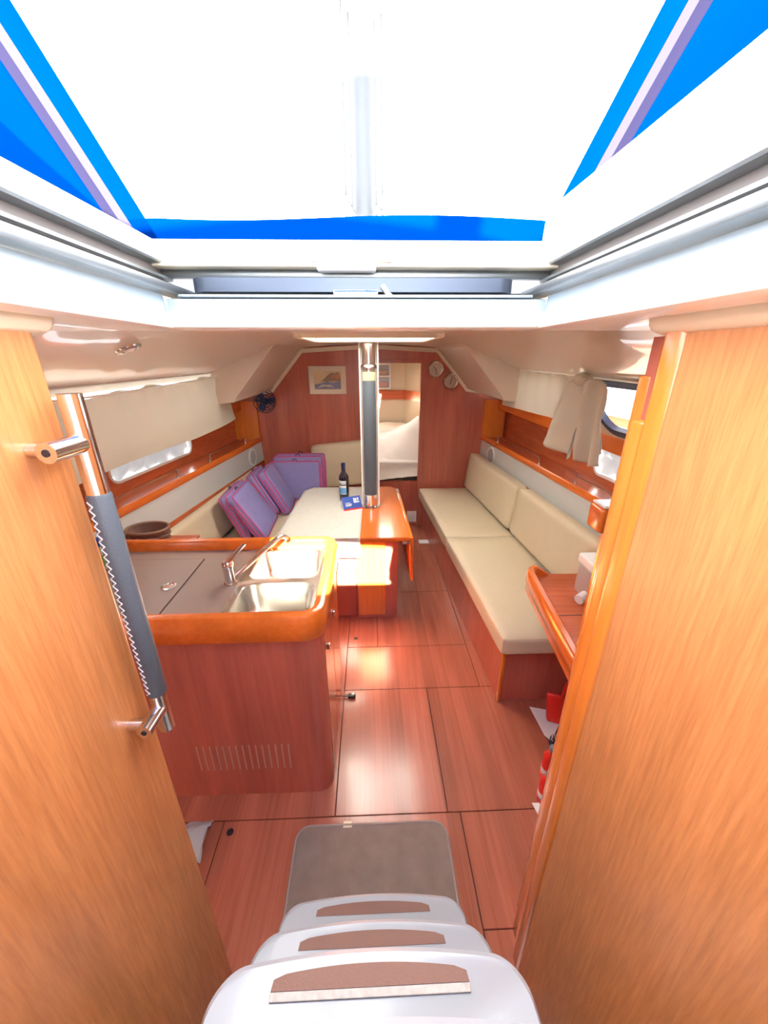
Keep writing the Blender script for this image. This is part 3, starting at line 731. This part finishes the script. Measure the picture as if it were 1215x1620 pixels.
# ---- compression post
cp = thing('compression_post', 'polished steel compression post with grey leather cover rising through table', 'post', (-.008, 2.735, 0))
px, py = -.008, 2.735
part('tube', tube(B(), [(px, py, TZ), (px, py, 1.87)], .052, 32), CHROME, cp, True)
bm = B(); rings = []
for z in (.80, .804, 1.2, 1.600, 1.604):
    rr = .0575 if .803 < z < 1.603 else .053
    rings.append([(px+rr*math.cos(a), py+rr*math.sin(a), z) for a in [math.radians(-90-52+104*k/16) for k in range(17)]])
lc = part('leather_cover', loft(bm, rings), LEATHER, cp, True)
part('cover_band', loft(B(), [[(px+.0578*math.cos(a), py+.0578*math.sin(a), z) for a in [math.radians(-90-45+90*k/16) for k in range(17)]] for z in (1.606, 1.66)]), mat('yellow_band', (.50, .45, .22), .5), cp, True)
part('collar', lathe(B(), [(.052, 1.675), (.060, 1.68), (.060, 1.70), (.052, 1.71)], (px, py, 0), 24), CHROME, cp, True)
part('foot_ring', lathe(B(), [(.075, TZ+.001), (.074, TZ+.010), (.054, TZ+.014)], (px, py, 0), 28), CHROME, cp, True)
for s in (-1, 1): part('wire_conduit', tube(B(), [(px+s*.060, py-.01, TZ), (px+s*.060, py-.01, 1.86)], .006, 8), WHITE, cp, True)

# ================================================================== SIDE SHELVES AND LININGS
for s in (-1, 1):
    fX = XS[s]; side = 'left' if s < 0 else 'right'
    ys = [.75+.2*k for k in range(16)]+[3.928]; ys = [y for y in ys if y < 3.9]+[3.928]
    sf = thing('hull_shelf', 'long orange wooden shelf along the %s hull with steel rail' % side, 'shelf', (s*1.25, 2.4, 1.0), 'hull side shelves')
    part('shelf_board', loft(B(), [[(s*(fX(y)+.01), y, .972), (s*(fX(y)+.01), y, .99), (s*(fX(y)+.222), y, .99), (s*(fX(y)+.222), y, .972)] for y in ys], True, True), W_FWD, sf)
    part('edge_moulding', loft(B(), [[(s*(fX(y)+d), y, z) for d, z in ((-.008, .962), (-.012, .97), (-.012, 1.000), (-.006, 1.008), (.008, 1.008), (.013, 1.000), (.013, .962))] for y in ys], True, True), W_EDGE, sf, True)
    for (a, b) in (((1.9, 2.52), (2.95, 3.6)) if s < 0 else ((1.55, 2.28), (2.75, 3.55))):
        r_ = part('rail', tube(B(), [(s*(fX(a)+.02), a, 1.055), (s*(fX(b)+.02), b, 1.055)], .0045, 8), CHROME, sf, True)
        for y in (a, b): part('rail_post', lathe(B(), [(.011, 1.0), (.009, 1.01), (.006, 1.03), (.009, 1.052), (.009, 1.061), (0, 1.063)], (s*(fX(y)+.02), y, 0), 12), STEEL, r_, True)
    ln = thing('side_lining', 'pale lining panel with round speaker below the %s shelf' % side, 'panel', (s*1.2, 2.4, .8), 'side linings')
    zb = .77 if s < 0 else .80
    part('panel', loft(B(), [[(s*(fX(y)+.005), y, .962), (s*(fX(y)-.005), y, zb)] for y in ys]+[[(s*(fX(ys[-1])+.005), ys[-1], .962), (s*(fX(ys[-1])-.005), ys[-1], zb)]]), WHITEV, ln)
    ysp = 3.66 if s < 0 else 3.62
    n = Vector((-s, -.1, 0)).normalized(); q = n.to_track_quat('Z', 'Y').to_matrix()
    zs = .862
    spk = part('speaker_ring', lathe(B(), [(.084, -.004), (.084, .008), (.075, .012), (.071, .008)], (s*(fX(ysp)-.001), ysp, zs), 32, 'Z', q), WHITE, ln, True)
    part('speaker_grille', lathe(B(), [(.073, .004), (.066, .009), (.03, .011), (0, .011)], (s*(fX(ysp)-.001), ysp, zs), 32, 'Z', q), mat('grey_grille_'+side, (.50, .52, .54), .6, bump=.6, bscale=900), spk, True)
    bd = struct('trim_%d' % (11 if s < 0 else 12), loft(B(), [[(s*(fX(y)-.004), y, zb+.002), (s*(fX(y)-.010), y, .70), (s*(fX(y)+.02), y, 0)] for y in ys]), W_FWD)

# ================================================================== SETTEES
def settee_cushion(name, label, quadpts, z0, z1, grp, m=CREAM, r=.028, puff=.012, n=14):
    """cushion over a plan quad (4 corners ccw: near-in, near-out, far-out, far-in)"""
    c = [Vector(p) for p in quadpts]; ctr = sum(c, Vector((0, 0)))/4
    bm = soft(1, 1, z1-z0, r, puff, n)
    for v in bm.verts:
        u = min(1, max(0, v.co.x+.5)); w_ = min(1, max(0, v.co.y+.5))
        p = c[0]*(1-u)*(1-w_)+c[1]*u*(1-w_)+c[2]*u*w_+c[3]*(1-u)*w_
        v.co = Vector((p.x, p.y, max(z0, v.co.z+(z0+z1)/2)))
    return tag(part(name, bm, m, None, True), label, 'cushion', grp)
st = thing('settee_base', 'red brown wooden settee base under the right hand cushions', 'settee base', (.85, 2.6, 0))
bm = B(); hexa(bm, [(.668, 1.545, 0), (1.38, 1.545, 0), (1.16, 3.925, 0), (.545, 3.925, 0), (.668, 1.545, .355), (1.38, 1.545, .355), (1.16, 3.925, .355), (.545, 3.925, .355)], .004)
part('box', bm, W_RED, st)
part('corner_strip', box(B(), .662, .682, 1.538, 1.556, 0, .355, .006), W_EDGEZ, st, True)
def sq(y): return .628-(y-1.55)*.058, 1.19-(y-1.55)*.075
def seatq(y0, y1): return [(sq(y0)[0], y0), (sq(y0)[1], y0), (sq(y1)[1], y1), (sq(y1)[0], y1)]
settee_cushion('seat_cushion', 'cream seat cushion on right settee nearest the chart table', seatq(1.49, 2.665), .356, .468, 'right settee seat cushions')
settee_cushion('seat_cushion', 'cream seat cushion on right settee next to the doorway', seatq(2.672, 3.86), .356, .468, 'right settee seat cushions')
def back_cushion(label, p0, p1, thick, h, lean, grp, z=.466, m=CREAM, ex=0):
    a = Vector((*p0, z)); b = Vector((*p1, z)); x = (b-a).normalized(); n = Vector((x.y, -x.x, 0))
    up = (Vector((0, 0, 1))*math.cos(lean)+n*math.sin(lean)).normalized(); dep = x.cross(up)
    L = (b-a).length
    bm = soft(L, h, thick, .035, .012, 14)
    if ex:
        for v in bm.verts: v.co.y += ex*v.co.x/L
    xform(bm, frame((a+b)/2+up*h/2, x, up, dep))
    return tag(part('back_cushion', bm, m, None, True), label, 'cushion', grp)
# right back cushions: bottom line just outboard of the seat
back_cushion('cream back cushion of right settee nearest the chart table', (1.175, 1.72), (1.10, 2.70), .10, .37, .12, 'right settee back cushions', .478)
back_cushion('cream back cushion of right settee next to the bulkhead', (1.098, 2.715), (1.01, 3.85), .10, .37, .12, 'right settee back cushions', .478)
# left settee, L shaped
sl_ = thing('settee_base', 'red brown wooden base of the left L shaped settee behind the island', 'settee base', (-.8, 3.0, 0))
bm = B(); hexa(bm, [(-1.30, 2.1, 0), (-.64, 2.1, 0), (-.62, 3.925, 0), (-1.10, 3.925, 0), (-1.30, 2.1, .355), (-.64, 2.1, .355), (-.62, 3.925, .355), (-1.10, 3.925, .355)], .004); part('side_box', bm, W_RED, sl_)
part('forward_box', box(B(), -.615, -.06, 3.32, 3.925, 0, .355, .004), W_RED, sl_)
settee_cushion('seat_cushion', 'long cream seat cushion on the left settee under the lavender cushions', [(-1.24, 2.10), (-.62, 2.10), (-.60, 3.84), (-1.05, 3.84)], .356, .466, 'left settee seat cushions')
settee_cushion('seat_cushion', 'cream seat cushion in front of the forward bulkhead behind table', [(-.595, 3.29), (-.05, 3.29), (-.05, 3.84), (-.595, 3.84)], .356, .466, 'left settee seat cushions')
back_cushion('long cream back cushion along the left hull side', (-1.07, 3.76), (-1.215, 2.12), .08, .29, .14, 'left settee back cushions', .476)
back_cushion('tall cream back cushion against bulkhead left of the post', (-.055, 3.83), (-.60, 3.83), .10, .45, .03, 'left settee back cushions', .51, ex=-.05)
back_cushion('low cream back cushion in the left forward corner', (-.612, 3.84), (-.97, 3.84), .09, .38, .05, 'left settee back cushions', .46)
# ---- lavender cushions
def bag(label, o, x, up, wd, hg, th):
    """o: middle of bottom edge"""
    x = Vector(x).normalized(); up = Vector(up); up = (up-x*up.dot(x)).normalized(); n = x.cross(up)
    t = thing('folded_cushion', label, 'cushion', o, 'lavender folded cushions')
    M = frame(Vector(o)+up*hg/2, x, up, n)
    bm = xform(soft(wd, hg, th, th*.42, .006, 12), M); body = part('cover', bm, PURPLE, t, True)
    lp = rrect(-wd/2+.004, wd/2-.004, -hg/2+.004, hg/2-.004, .02, 4); lp.append(lp[0])
    for sgn in (-1, 1):
        part('piping', tube(B(), [M @ Vector((u, v, sgn*th*.40)) for u, v in lp], .0042, 6), PINK, body, True)
    # zip along one side and pull
    for e in (-1, 1):
        part('zip', tube(B(), [M @ Vector((e*(wd/2+.002), v, 0)) for v in (-hg*.42, -hg*.1, .1*hg, hg*.36)], .0055, 6), PINK, t, True)
    part('zip_pull', lathe(B(), [(0, -.006), (.008, -.003), (.008, .003), (0, .006)], M @ Vector((-(wd/2+.005)*(1 if wd > .3 else 1), hg*.39, 0)), 8), STEEL, t, True)
    part('hang_loop', tube(B(), [M @ Vector((.04*math.cos(a)*.5, hg/2+.018*math.sin(a), 0)) for a in [math.pi*k/8 for k in range(9)]], .004, 6), NAVY, t, True)
    return t
# left pair: top edges run fore-aft, leaning outboard on the back cushion
bag('lavender folded cushion at the left end of the row', (-.925, 2.80, .492), (.04, -1, 0), (-.19, 0, .46), .44, .37, .07)
bag('lavender folded cushion leaning second from the left end', (-.805, 2.79, .492), (.04, -1, 0), (-.27, 0, .44), .44, .40, .07)
# middle pair: edges toward the viewer
bag('lavender folded cushion with quilted edge left of the middle pair', (-.83, 3.24, .492), (.05, -1, 0), (-.24, .0, .46), .34, .40, .075)
bag('lavender folded cushion with quilted edge right of the middle pair', (-.73, 3.26, .492), (.05, -1, 0), (-.24, .0, .46), .34, .42, .075)
# back row: broad faces toward the viewer
bag('lavender folded cushion, front one of the upright back row', (-.72, 3.50, .482), (1, 0, 0), (0, .12, 1), .47, .37, .05)
bag('lavender folded cushion, middle one of the upright back row', (-.70, 3.57, .482), (1, 0, 0), (0, .12, 1), .47, .40, .05)
bag('lavender folded cushion, rearmost of the upright back row', (-.685, 3.635, .482), (1, 0, 0), (0, .12, 1), .47, .41, .05)

# ================================================================== BULKHEAD ITEMS
pc = thing('framed_picture', 'small cream framed seascape picture on the forward bulkhead', 'picture', (-.407, YB, 1.545))
PX0, PX1, PZ0, PZ1 = -.585, -.233, 1.418, 1.672
part('mount', box(B(), PX0+.006, PX1-.006, YB-.010, YB, PZ0+.006, PZ1-.006), mat('cream_mount', (.80, .74, .60), .6), pc)
ringbm = ringloft(B(), rrect(PX0, PX1, PZ0, PZ1, .003, 2), rrect(PX0+.012, PX1-.012, PZ0+.012, PZ1-.012, .002, 2), lambda u, v, q: (u, YB-q, v), .018)
part('frame', ringbm, mat('pale_frame', (.78, .72, .60), .4), pc)
ix0, ix1, iz0, iz1 = PX0+.045, PX1-.045, PZ0+.04, PZ1-.045
pr = part('print', box(B(), ix0, ix1, YB-.0115, YB-.010, iz0, iz1), mat('print_sky', (.72, .58, .38), .6, var=.2, vscale=12), pc)
def blob(pts, m, nm, d):
    bm = B(); bm.faces.new([bm.verts.new((ix0+(ix1-ix0)*u, YB-d, iz0+(iz1-iz0)*v)) for u, v in pts]); part(nm, bm, m, pr)
blob([(.25, .45), (.34, .56), (.45, .70), (.56, .84), (.66, .92), (.78, .88), (.88, .94), (.97, .80), (.98, .45)], mat('print_rock', (.33, .24, .17), .7, var=.5, vscale=60), 'printed_rock', .012)
blob([(.60, .62), (.72, .66), (.86, .60), (.97, .62), (.97, .86), (.84, .84), (.70, .80)], mat('print_houses', (.55, .27, .18), .7, var=.4, vscale=70), 'printed_village', .0123)
blob([(.02, .04), (.98, .04), (.98, .46), (.70, .40), (.45, .46), (.20, .34), (.02, .30)], mat('print_sea', (.24, .27, .40), .7, var=.5, vscale=50), 'printed_sea', .0126)
blob([(.10, .10), (.40, .18), (.75, .12), (.60, .26), (.30, .28)], mat('print_foam', (.60, .56, .50), .7, var=.3, vscale=50), 'printed_foam', .0129)
def dial(label, x, z, ang, nm):
    d = thing(nm, label, 'gauge', (x, YB, z), 'round bulkhead instruments')
    part('bezel', lathe(B(), [(.078, 0), (.078, -.018), (.070, -.026), (.062, -.022), (.062, -.014)], (x, YB, z), 32, 'Y'), mat('warm_steel_'+nm, (.66, .58, .54), .2, 1), d, True)
    part('face', lathe(B(), [(.064, -.012), (0, -.0125)], (x, YB, z), 32, 'Y'), mat('dial_face_'+nm, (.92, .85, .76), .5), d)
    for a, l in ang:
        t = math.radians(a); part('hand', tube(B(), [(x-.008*math.sin(t), YB-.0145, z-.008*math.cos(t)), (x+l*math.sin(t), YB-.0145, z+l*math.cos(t))], .0022, 6), BLACKP, d)
    for k in range(12):
        t = math.pi*k/6; part('tick', box(B(), x+.054*math.sin(t)-.0025, x+.054*math.sin(t)+.0025, YB-.0135, YB-.012, z+.054*math.cos(t)-.0025, z+.054*math.cos(t)+.0025), TAUPEL, d)
dial('round steel bulkhead clock, upper of the two dials', .632, 1.640, ((-40, .035), (165, .048)), 'bulkhead_clock')
dial('round steel barometer, lower right of the two dials', .782, 1.530, ((20, .045), (185, .03)), 'barometer')
# ---- fan
fn = thing('cabin_fan', 'dark navy cabin fan under the left headliner at the bulkhead', 'fan', (-1.02, 3.80, 1.37))
fc_ = Vector((-.98, 3.72, 1.375)); fn_n = Vector((.55, -.83, .05)).normalized(); Q = fn_n.to_track_quat('Z', 'Y').to_matrix()
for r in (.03, .055, .08, .105): part('cage_ring', tube(B(), [fc_+Q @ Vector((r*math.cos(a), r*math.sin(a), .028 if r < .1 else .0)) for a in [2*math.pi*k/28 for k in range(29)]], .004, 6), NAVY, fn, True)
for k in range(10):
    a = 2*math.pi*k/10; part('cage_spoke', tube(B(), [fc_+Q @ Vector((.02*math.cos(a), .02*math.sin(a), .03)), fc_+Q @ Vector((.08*math.cos(a), .08*math.sin(a), .03)), fc_+Q @ Vector((.105*math.cos(a), .105*math.sin(a), 0))], .003, 5), NAVY, fn, True)
for k in range(3):
    a = 2*math.pi*k/3; bm = B(); rings = []
    for t in range(6):
        r = .02+.075*t/5; hw = .032*math.sin(.5+2.1*t/5)
        rings.append([fc_+Q @ (Matrix.Rotation(a, 3, 'Z') @ Vector((r, e*hw, .004+e*.012))) for e in (-1, 0, 1)])
    loft(bm, rings); part('blade', bm, mat('fan_blade_%d' % k, (.03, .05, .16), .4), fn, True)
part('motor', lathe(B(), [(0, -.07), (.03, -.065), (.036, -.03), (.03, .01), (.018, .018), (0, .02)], fc_, 18, 'Z', Q), NAVY, fn, True)
part('arm', tube(B(), [fc_+Q @ Vector((0, 0, -.06)), (-1.08, 3.80, 1.375), (-1.10, 3.86, 1.39), (-1.10, 3.93, 1.39)], .012, 8), NAVY, fn, True)
# ---- curtains
def cloth_grid(fn_, NU, NV):
    return loft(B(), [[fn_(i/NU, j/NV) for j in range(NV+1)] for i in range(NU+1)])
def lc_(u, v):
    y0t, y1t = 1.0, 2.93; yb0, yb1 = 1.0, 3.17
    y = (y0t+(y1t-y0t)*u)*(1-v)+(yb0+(yb1-yb0)*u)*v
    zt = 1.612+.020*u+.006*math.sin(u*40)+.004*math.sin(u*17); zb_ = 1.320-.03*u+.008*math.sin(u*7)
    x = -1.052-.02*v+.008*math.sin(u*60)*(1-v)**2+.012*math.sin(u*9+1)*v+.012*noise.noise(Vector((u*6, v*3, 1)))
    return (x, y, zt+(zb_-zt)*v)
cl = thing('side_curtain', 'wide beige curtain drawn across the left side windows', 'curtain', (-1.06, 2.2, 1.31))
part('cloth', cloth_grid(lc_, 110, 16), CURT, cl, True)
part('curtain_wire', tube(B(), [(-1.045, .9, 1.612), (-1.045, 2.2, 1.618), (-1.045, 2.98, 1.636)], .004, 6), WHITE, cl, True)
def rc_(u, v):
    y = 3.12+(2.04-3.12)*u; zt = 1.662-.008*u+.004*math.sin(u*46); zb_ = 1.40+.03*u
    return (1.045+.01*math.sin(u*38)*(1-v)-.012*v+.01*noise.noise(Vector((u*7, v*3, 4))), y-.04*v*(1-u), zt+(zb_-zt)*v)
cr_ = thing('side_curtain', 'short beige curtain drawn behind the knotted one on right', 'curtain', (1.05, 2.6, 1.4))
part('cloth', cloth_grid(rc_, 90, 12), CURT, cr_, True)
part('curtain_wire', tube(B(), [(1.04, 3.16, 1.668), (1.04, 2.2, 1.664), (1.04, 1.2, 1.65)], .004, 6), WHITE, cr_, True)
kt = thing('knotted_curtain', 'beige curtain knotted up with two hanging tails on the right', 'curtain', (1.0, 1.93, 1.31))
bm = B(); bmesh.ops.create_icosphere(bm, subdivisions=3, radius=1)
for v in bm.verts:
    p = v.co.copy(); k = 1+.22*noise.noise(p*2.3)+.08*noise.noise(p*6); v.co = Vector((1.0+p.x*.035*k, 1.875+p.y*.06*k, 1.650+p.z*.030*k))
part('knot', bm, CURT, kt, True)
def tail(name, tl, tr, bl, br, x0, x1, ph, fold, nf):
    def f(u, v):
        e = v*v*(3-2*v)
        y = (tl[0]+(tr[0]-tl[0])*u)*(1-v)+(bl[0]+(br[0]-bl[0])*u)*v
        z = (tl[1]+(tr[1]-tl[1])*u)*(1-v)+(bl[1]+(br[1]-bl[1])*u)*v
        z += .02*math.sin(math.pi*u)*(1-v)-.012*math.sin(math.pi*u)*v
        x = x0+(x1-x0)*math.sin(v*math.pi*.5)+fold*math.sin(u*nf+ph+1.2*v)*(.35+.65*e)+.012*noise.noise(Vector((u*4, v*4, ph)))
        return (x, y, z)
    o = part(name, cloth_grid(f, 44, 26), CURT, kt, True)
    m = o.modifiers.new('thickness', 'SOLIDIFY'); m.thickness = .002
tail('tail', (2.06, 1.595), (1.83, 1.655), (2.15, 1.335), (1.80, 1.285), 1.0, .965, .6, .036, 8)
tail('tail', (1.85, 1.645), (1.61, 1.625), (1.715, 1.315), (1.54, 1.32), .985, .955, 2.4, .028, 9)
tail('back_tail', (1.95, 1.63), (1.78, 1.63), (1.95, 1.36), (1.66, 1.34), 1.03, 1.02, 1.0, .012, 6)
# ---- ceiling downlight
dl = thing('ceiling_downlight', 'small round steel downlight in the left headliner', 'downlight', (-.752, 1.33, 1.775))
QD = Vector((-.38, 0, 1)).to_track_quat('Z', 'Y').to_matrix(); cd = (-.752, 1.33, zc(-.752, 1.33)-.001)
part('ring', lathe(B(), [(.040, 0), (.038, -.005), (.024, -.007), (.022, -.003)], cd, 24, 'Z', QD), STEEL, dl, True)
part('lens', lathe(B(), [(.023, -.003), (.012, -.009), (0, -.010)], cd, 18, 'Z', QD), WHITE, dl, True)
# ================================================================== FORWARD CABIN ITEMS
be = thing('forward_berth', 'white bedding on the forward berth seen through the doorway', 'bed', (.2, 4.8, .5))
VX0 = lambda y: -1.5+.8*(y-3.965)/1.635+.03
VX1 = lambda y: 1.35-.875*(y-3.965)/1.635-.03
bm = soft(2.0, 1.5, .2, .05, .01, 10)
for v in bm.verts:
    y = v.co.y+4.80; t = v.co.x/2+.5; v.co = Vector((VX0(y)+(VX1(y)-VX0(y))*t, y, v.co.z+.61))
part('mattress', bm, BEDL, be, True)
def duv(u, v):
    y = 3.99+1.55*v; x = VX0(y)+(VX1(y)-VX0(y))*u
    q = min(1, v/.30); z = .555+.30*(1-(1-q)**2.0); z += .02*math.sin(x*4)*q
    h = .10*max(0, math.sin((x-.15)*2.6))*math.exp(-((y-4.5)/.4)**2)+.16*math.exp(-((x-.62)/.30)**2-((y-4.45)/.32)**2)
    z += h*min(1, v*5)+.020*noise.noise(Vector((x*5, y*7, 2)))+.018*abs(noise.noise(Vector((x*9+y*5, y*3, 7))))
    z += -.05*(.5+.5*math.sin(x*4.1+2.2))*(1-q)+.03*noise.noise(Vector((x*6, y*6, 9)))*min(1, v*6)
    return (x, y, z)
part('duvet', cloth_grid(duv, 90, 70), BEDL, be, True)
nc = thing('berth_locker', 'pale open locker with bluish shelf items over the forward berth', 'locker', (.15, 5.5, 1.5))
part('back_board', box(B(), -.15, .275, 5.55, 5.598, 1.345, 1.68), mat('pale_blue_board', (.55, .65, .75), .5), nc)
for z in (1.345, 1.50, 1.655): part('shelf_edge', box(B(), -.15, .275, 5.47, 5.56, z, z+.022, .003), WHITE, nc)
part('end_board', box(B(), .26, .278, 5.47, 5.56, 1.345, 1.677, .002), WHITE, nc)
part('folded_cloth', box(B(), .0, .24, 5.48, 5.545, 1.368, 1.44, .02), mat('dusty_pink_cloth', (.55, .36, .34), .9), nc, True)
part('folded_towel', box(B(), .02, .25, 5.48, 5.545, 1.524, 1.59, .02), mat('dusty_brown_cloth', (.50, .40, .36), .9), nc, True)
tag(part('threshold_board', box(B(), .39, .492, 3.962, 3.984, .03, .15), PAPER, None), 'pale board standing on floor just inside the doorway', 'board')
tag(part('floor_card', box(B(), .47, .59, 3.47, 3.55, .0005, .004), PAPER, None), 'white card lying on the floor by the doorway', 'card')

# ================================================================== CHART TABLE AND RIGHT HAND ITEMS
ct = thing('chart_table', 'orange wooden chart table with raised rounded edge at right', 'chart table', (.95, 1.35, .7))
outl = [(.705, .95), (.775, 1.60), (.782, 1.64), (.802, 1.672), (.832, 1.685), (1.30, 1.672), (1.36, .95)]
bm = B(); extr(bm, outl, lambda u, v, a: (u, v, a), .655, .715); part('top', bm, W_X, ct)
rings = []
pth = [(.700, .90), (.745, 1.32), (.778, 1.62), (.786, 1.652), (.804, 1.676), (.832, 1.69), (.89, 1.688)]
pr = [(-.004, .645), (-.010, .652), (-.010, .690), (-.014, .696), (-.012, .755), (-.004, .765), (.016, .765), (.024, .757), (.024, .71), (.004, .705)]
for i, p in enumerate(pth):
    a = Vector(pth[max(i-1, 0)]); c2 = Vector(pth[min(i+1, len(pth)-1)]); t = (c2-a).normalized(); n = Vector((t.y, -t.x))
    rings.append([(p[0]+n.x*u, p[1]+n.y*u, v if not (i == len(pth)-1 and v > .72) else .725) for u, v in pr])
part('fiddle_rail', loft(B(), rings, True, True), W_EDGE, ct, True)
part('lid_seam', box(B(), .77, 1.3, 1.340, 1.344, .7146, .7158), DARK, ct)
part('pedestal', box(B(), 1.10, 1.36, .95, 1.46, 0, .655), W_RED, ct)
# water container
wc = thing('drinking_water_dispenser', 'clear plastic dispenser with white lid and spout on chart table', 'dispenser', (.99, 1.47, .716))
part('tank', box(B(), .955, 1.10, 1.42, 1.54, .718, .875, .014, 3), CLEARPL, wc, True)
part('lid', box(B(), .950, 1.105, 1.415, 1.545, .868, .915, .012, 3), WHITE, wc, True)
part('spout', tube(B(), [(.958, 1.44, .748), (.915, 1.415, .742)], .022, 16), WHITE, wc, True)
part('water_label', box(B(), 1.0, 1.06, 1.4185, 1.4205, .76, .85, .0005, 1), PAPER, wc)
# shelf edge & instrument on the right
nb = thing('instrument_shelf', 'small wooden bracket shelf with pale top on right jamb', 'shelf', (.78, 1.1, 1.15))
part('bracket', box(B(), .702, .80, 1.06, 1.14, 1.235, 1.318, .012, 3), W_EDGE, nb, True)
part('pale_top', box(B(), .708, .80, 1.066, 1.134, 1.318, 1.326, .003), WHITE, nb)
part('post', box(B(), .742, .775, 1.08, 1.11, .716, 1.235, .004), W_EDGEZ, nb)
# floor items under the chart table
def paper(nm, lab, pts, z, m=PAPER):
    bm = B(); extr(bm, pts, lambda u, v, a: (u, v, a), z, z+.0015); return tag(part(nm, bm, m, None), lab, 'paper')
paper('paper_sheet', 'white paper sheet on the floor under the red bottles', [(.83, 1.50), (1.05, 1.44), (.99, 1.12), (.84, 1.33)], .0006)
paper('paper_corner', 'white paper corner near the base of right jamb', [(.655, 1.025), (.76, 1.02), (.72, .90), (.672, .925)], .0006)
def bottle(lab, x, y, h, r, grp, tilt=0):
    t = thing('red_bottle', lab, 'bottle', (x, y, .002), grp)
    part('body', lathe(B(), [(0, .003), (r, .003), (r+.002, .01), (r+.002, h*.7), (r*.5, h*.82), (r*.4, h*.86)], (x, y, 0), 18), REDP, t, True)
    part('cap', lathe(B(), [(r*.45, h*.85), (r*.5, h*.87), (r*.5, h), (0, h)], (x, y, 0), 14), mat('grey_cap_%d' % int(x*1000), (.2, .22, .24), .5), t, True)
    part('label', lathe(B(), [(r+.0025, h*.2), (r+.0025, h*.36)], (x, y, 0), 18), PAPER, t, True)
bottle('red bottle with grey cap, farther of the two by the jamb', .765, 1.13, .19, .03, 'red bottles by the jamb')
bottle('red bottle with grey cap, nearer of the two by the jamb', .712, 1.035, .17, .03, 'red bottles by the jamb')
dp = thing('red_dustpan', 'bright red dustpan standing under the chart table', 'dustpan', (.97, 1.42, 0))
bm = B(); hexa(bm, [(0.880, 1.40, .010), (0.990, 1.36, .010), (1.000, 1.40, .010), (0.890, 1.44, .010), (0.875, 1.44, .16), (0.985, 1.40, .16), (0.990, 1.415, .16), (0.880, 1.455, .16)], .008); part('pan', bm, REDP, dp, True)
part('handle', tube(B(), [(0.950, 1.42, .15), (0.960, 1.43, .20), (0.975, 1.43, .25), (1.005, 1.42, .25), (1.015, 1.41, .20), (1.000, 1.40, .15)], .010, 10), REDP, dp, True)
part('cord', tube(B(), [(0.930, 1.38, .22), (0.920, 1.34, .12), (0.880, 1.31, .03)], .003, 6), BLACKP, dp, True)
br = thing('hand_brush', 'dark bristled hand brush lying on the white paper', 'brush', (.90, 1.31, .004))
bm = B()
random.seed(3)
for k in range(130):
    x = .84+.13*random.random(); y = 1.27+.05*(random.random()-.5); a = random.random()*6.28; l = .025+.015*random.random()
    tube(bm, [(x, y, .012), (x+l*math.cos(a)*.6, y+l*math.sin(a)*.6, .03+.015*random.random())], .0016, 4)
part('bristles', bm, mat('blue_black_bristle', (.03, .04, .07), .7), br, False, None, 'stuff')
part('brush_back', box(B(), .84, 1.0, 1.255, 1.29, .003, .016, .005), NAVY, br, True)
# ---- mat and bag on the floor
fm = thing('floor_mat', 'grey brown pile mat on the floor at the foot of steps', 'mat', (-.02, .75, 0))
bm = B(); lp = rrect(-.315, .275, .36, .965, .05, 6)
loft(bm, [[(u, v, .001) for u, v in lp], [(u, v, .009) for u, v in lp], [(u, v, .011) for u, v in inset(lp, .006)]], True, True); part('pile', bm, MAT, fm)
part('edge_binding', tube(B(), [(u, v, .008) for u, v in lp+[lp[0]]], .006, 6), mat('mat_binding', (.33, .28, .25), .9), fm, True)
part('care_tag', box(B(), -.135, -.10, .955, .978, .011, .0125), mat('cream_tag', (.75, .66, .48), .8), fm)
bm = B(); rings = []
for i in range(13):
    row = []
    for j in range(11):
        u, v = i/12, j/10; x = -.76+.10*u; y = .86+.14*v
        row.append((x+.02*noise.noise(Vector((u*4, v*4, 1))), y, .004+.10*math.sin(math.pi*v)*(.3+.7*u)*(1-.6*u*u)+.03*abs(noise.noise(Vector((u*5, v*5, 3))))))
    rings.append(row)
loft(bm, rings); tag(part('plastic_bag', bm, FABG, None, True), 'crumpled white plastic bag on the floor by the left panel', 'bag')
# door stop pads at the island foot
ds = thing('door_stop', 'small dark rubber door stop on floor at the island foot', 'door stop', (-.15, 1.6, 0))
part('pad', box(B(), -.150, -.108, 1.585, 1.612, .001, .022, .006), BLACKP, ds, True)
part('clip', tube(B(), [(-.150, 1.60, .012), (-.186, 1.60, .014)], .006, 8), CHROME, ds, True)
# ------------------------------------------------------------------ light sampling portals in the real openings
portal('portal_companionway', (-.02, .2, 2.5), (0, 0, 0), 1.3, 1.6)
portal('portal_deck_hatch', (0, 2.3, 1.90), (0, 0, 0), .65, .54)
portal('portal_forward_hatch', (0, 4.45, 1.83), (0, 0, 0), .50, .50)
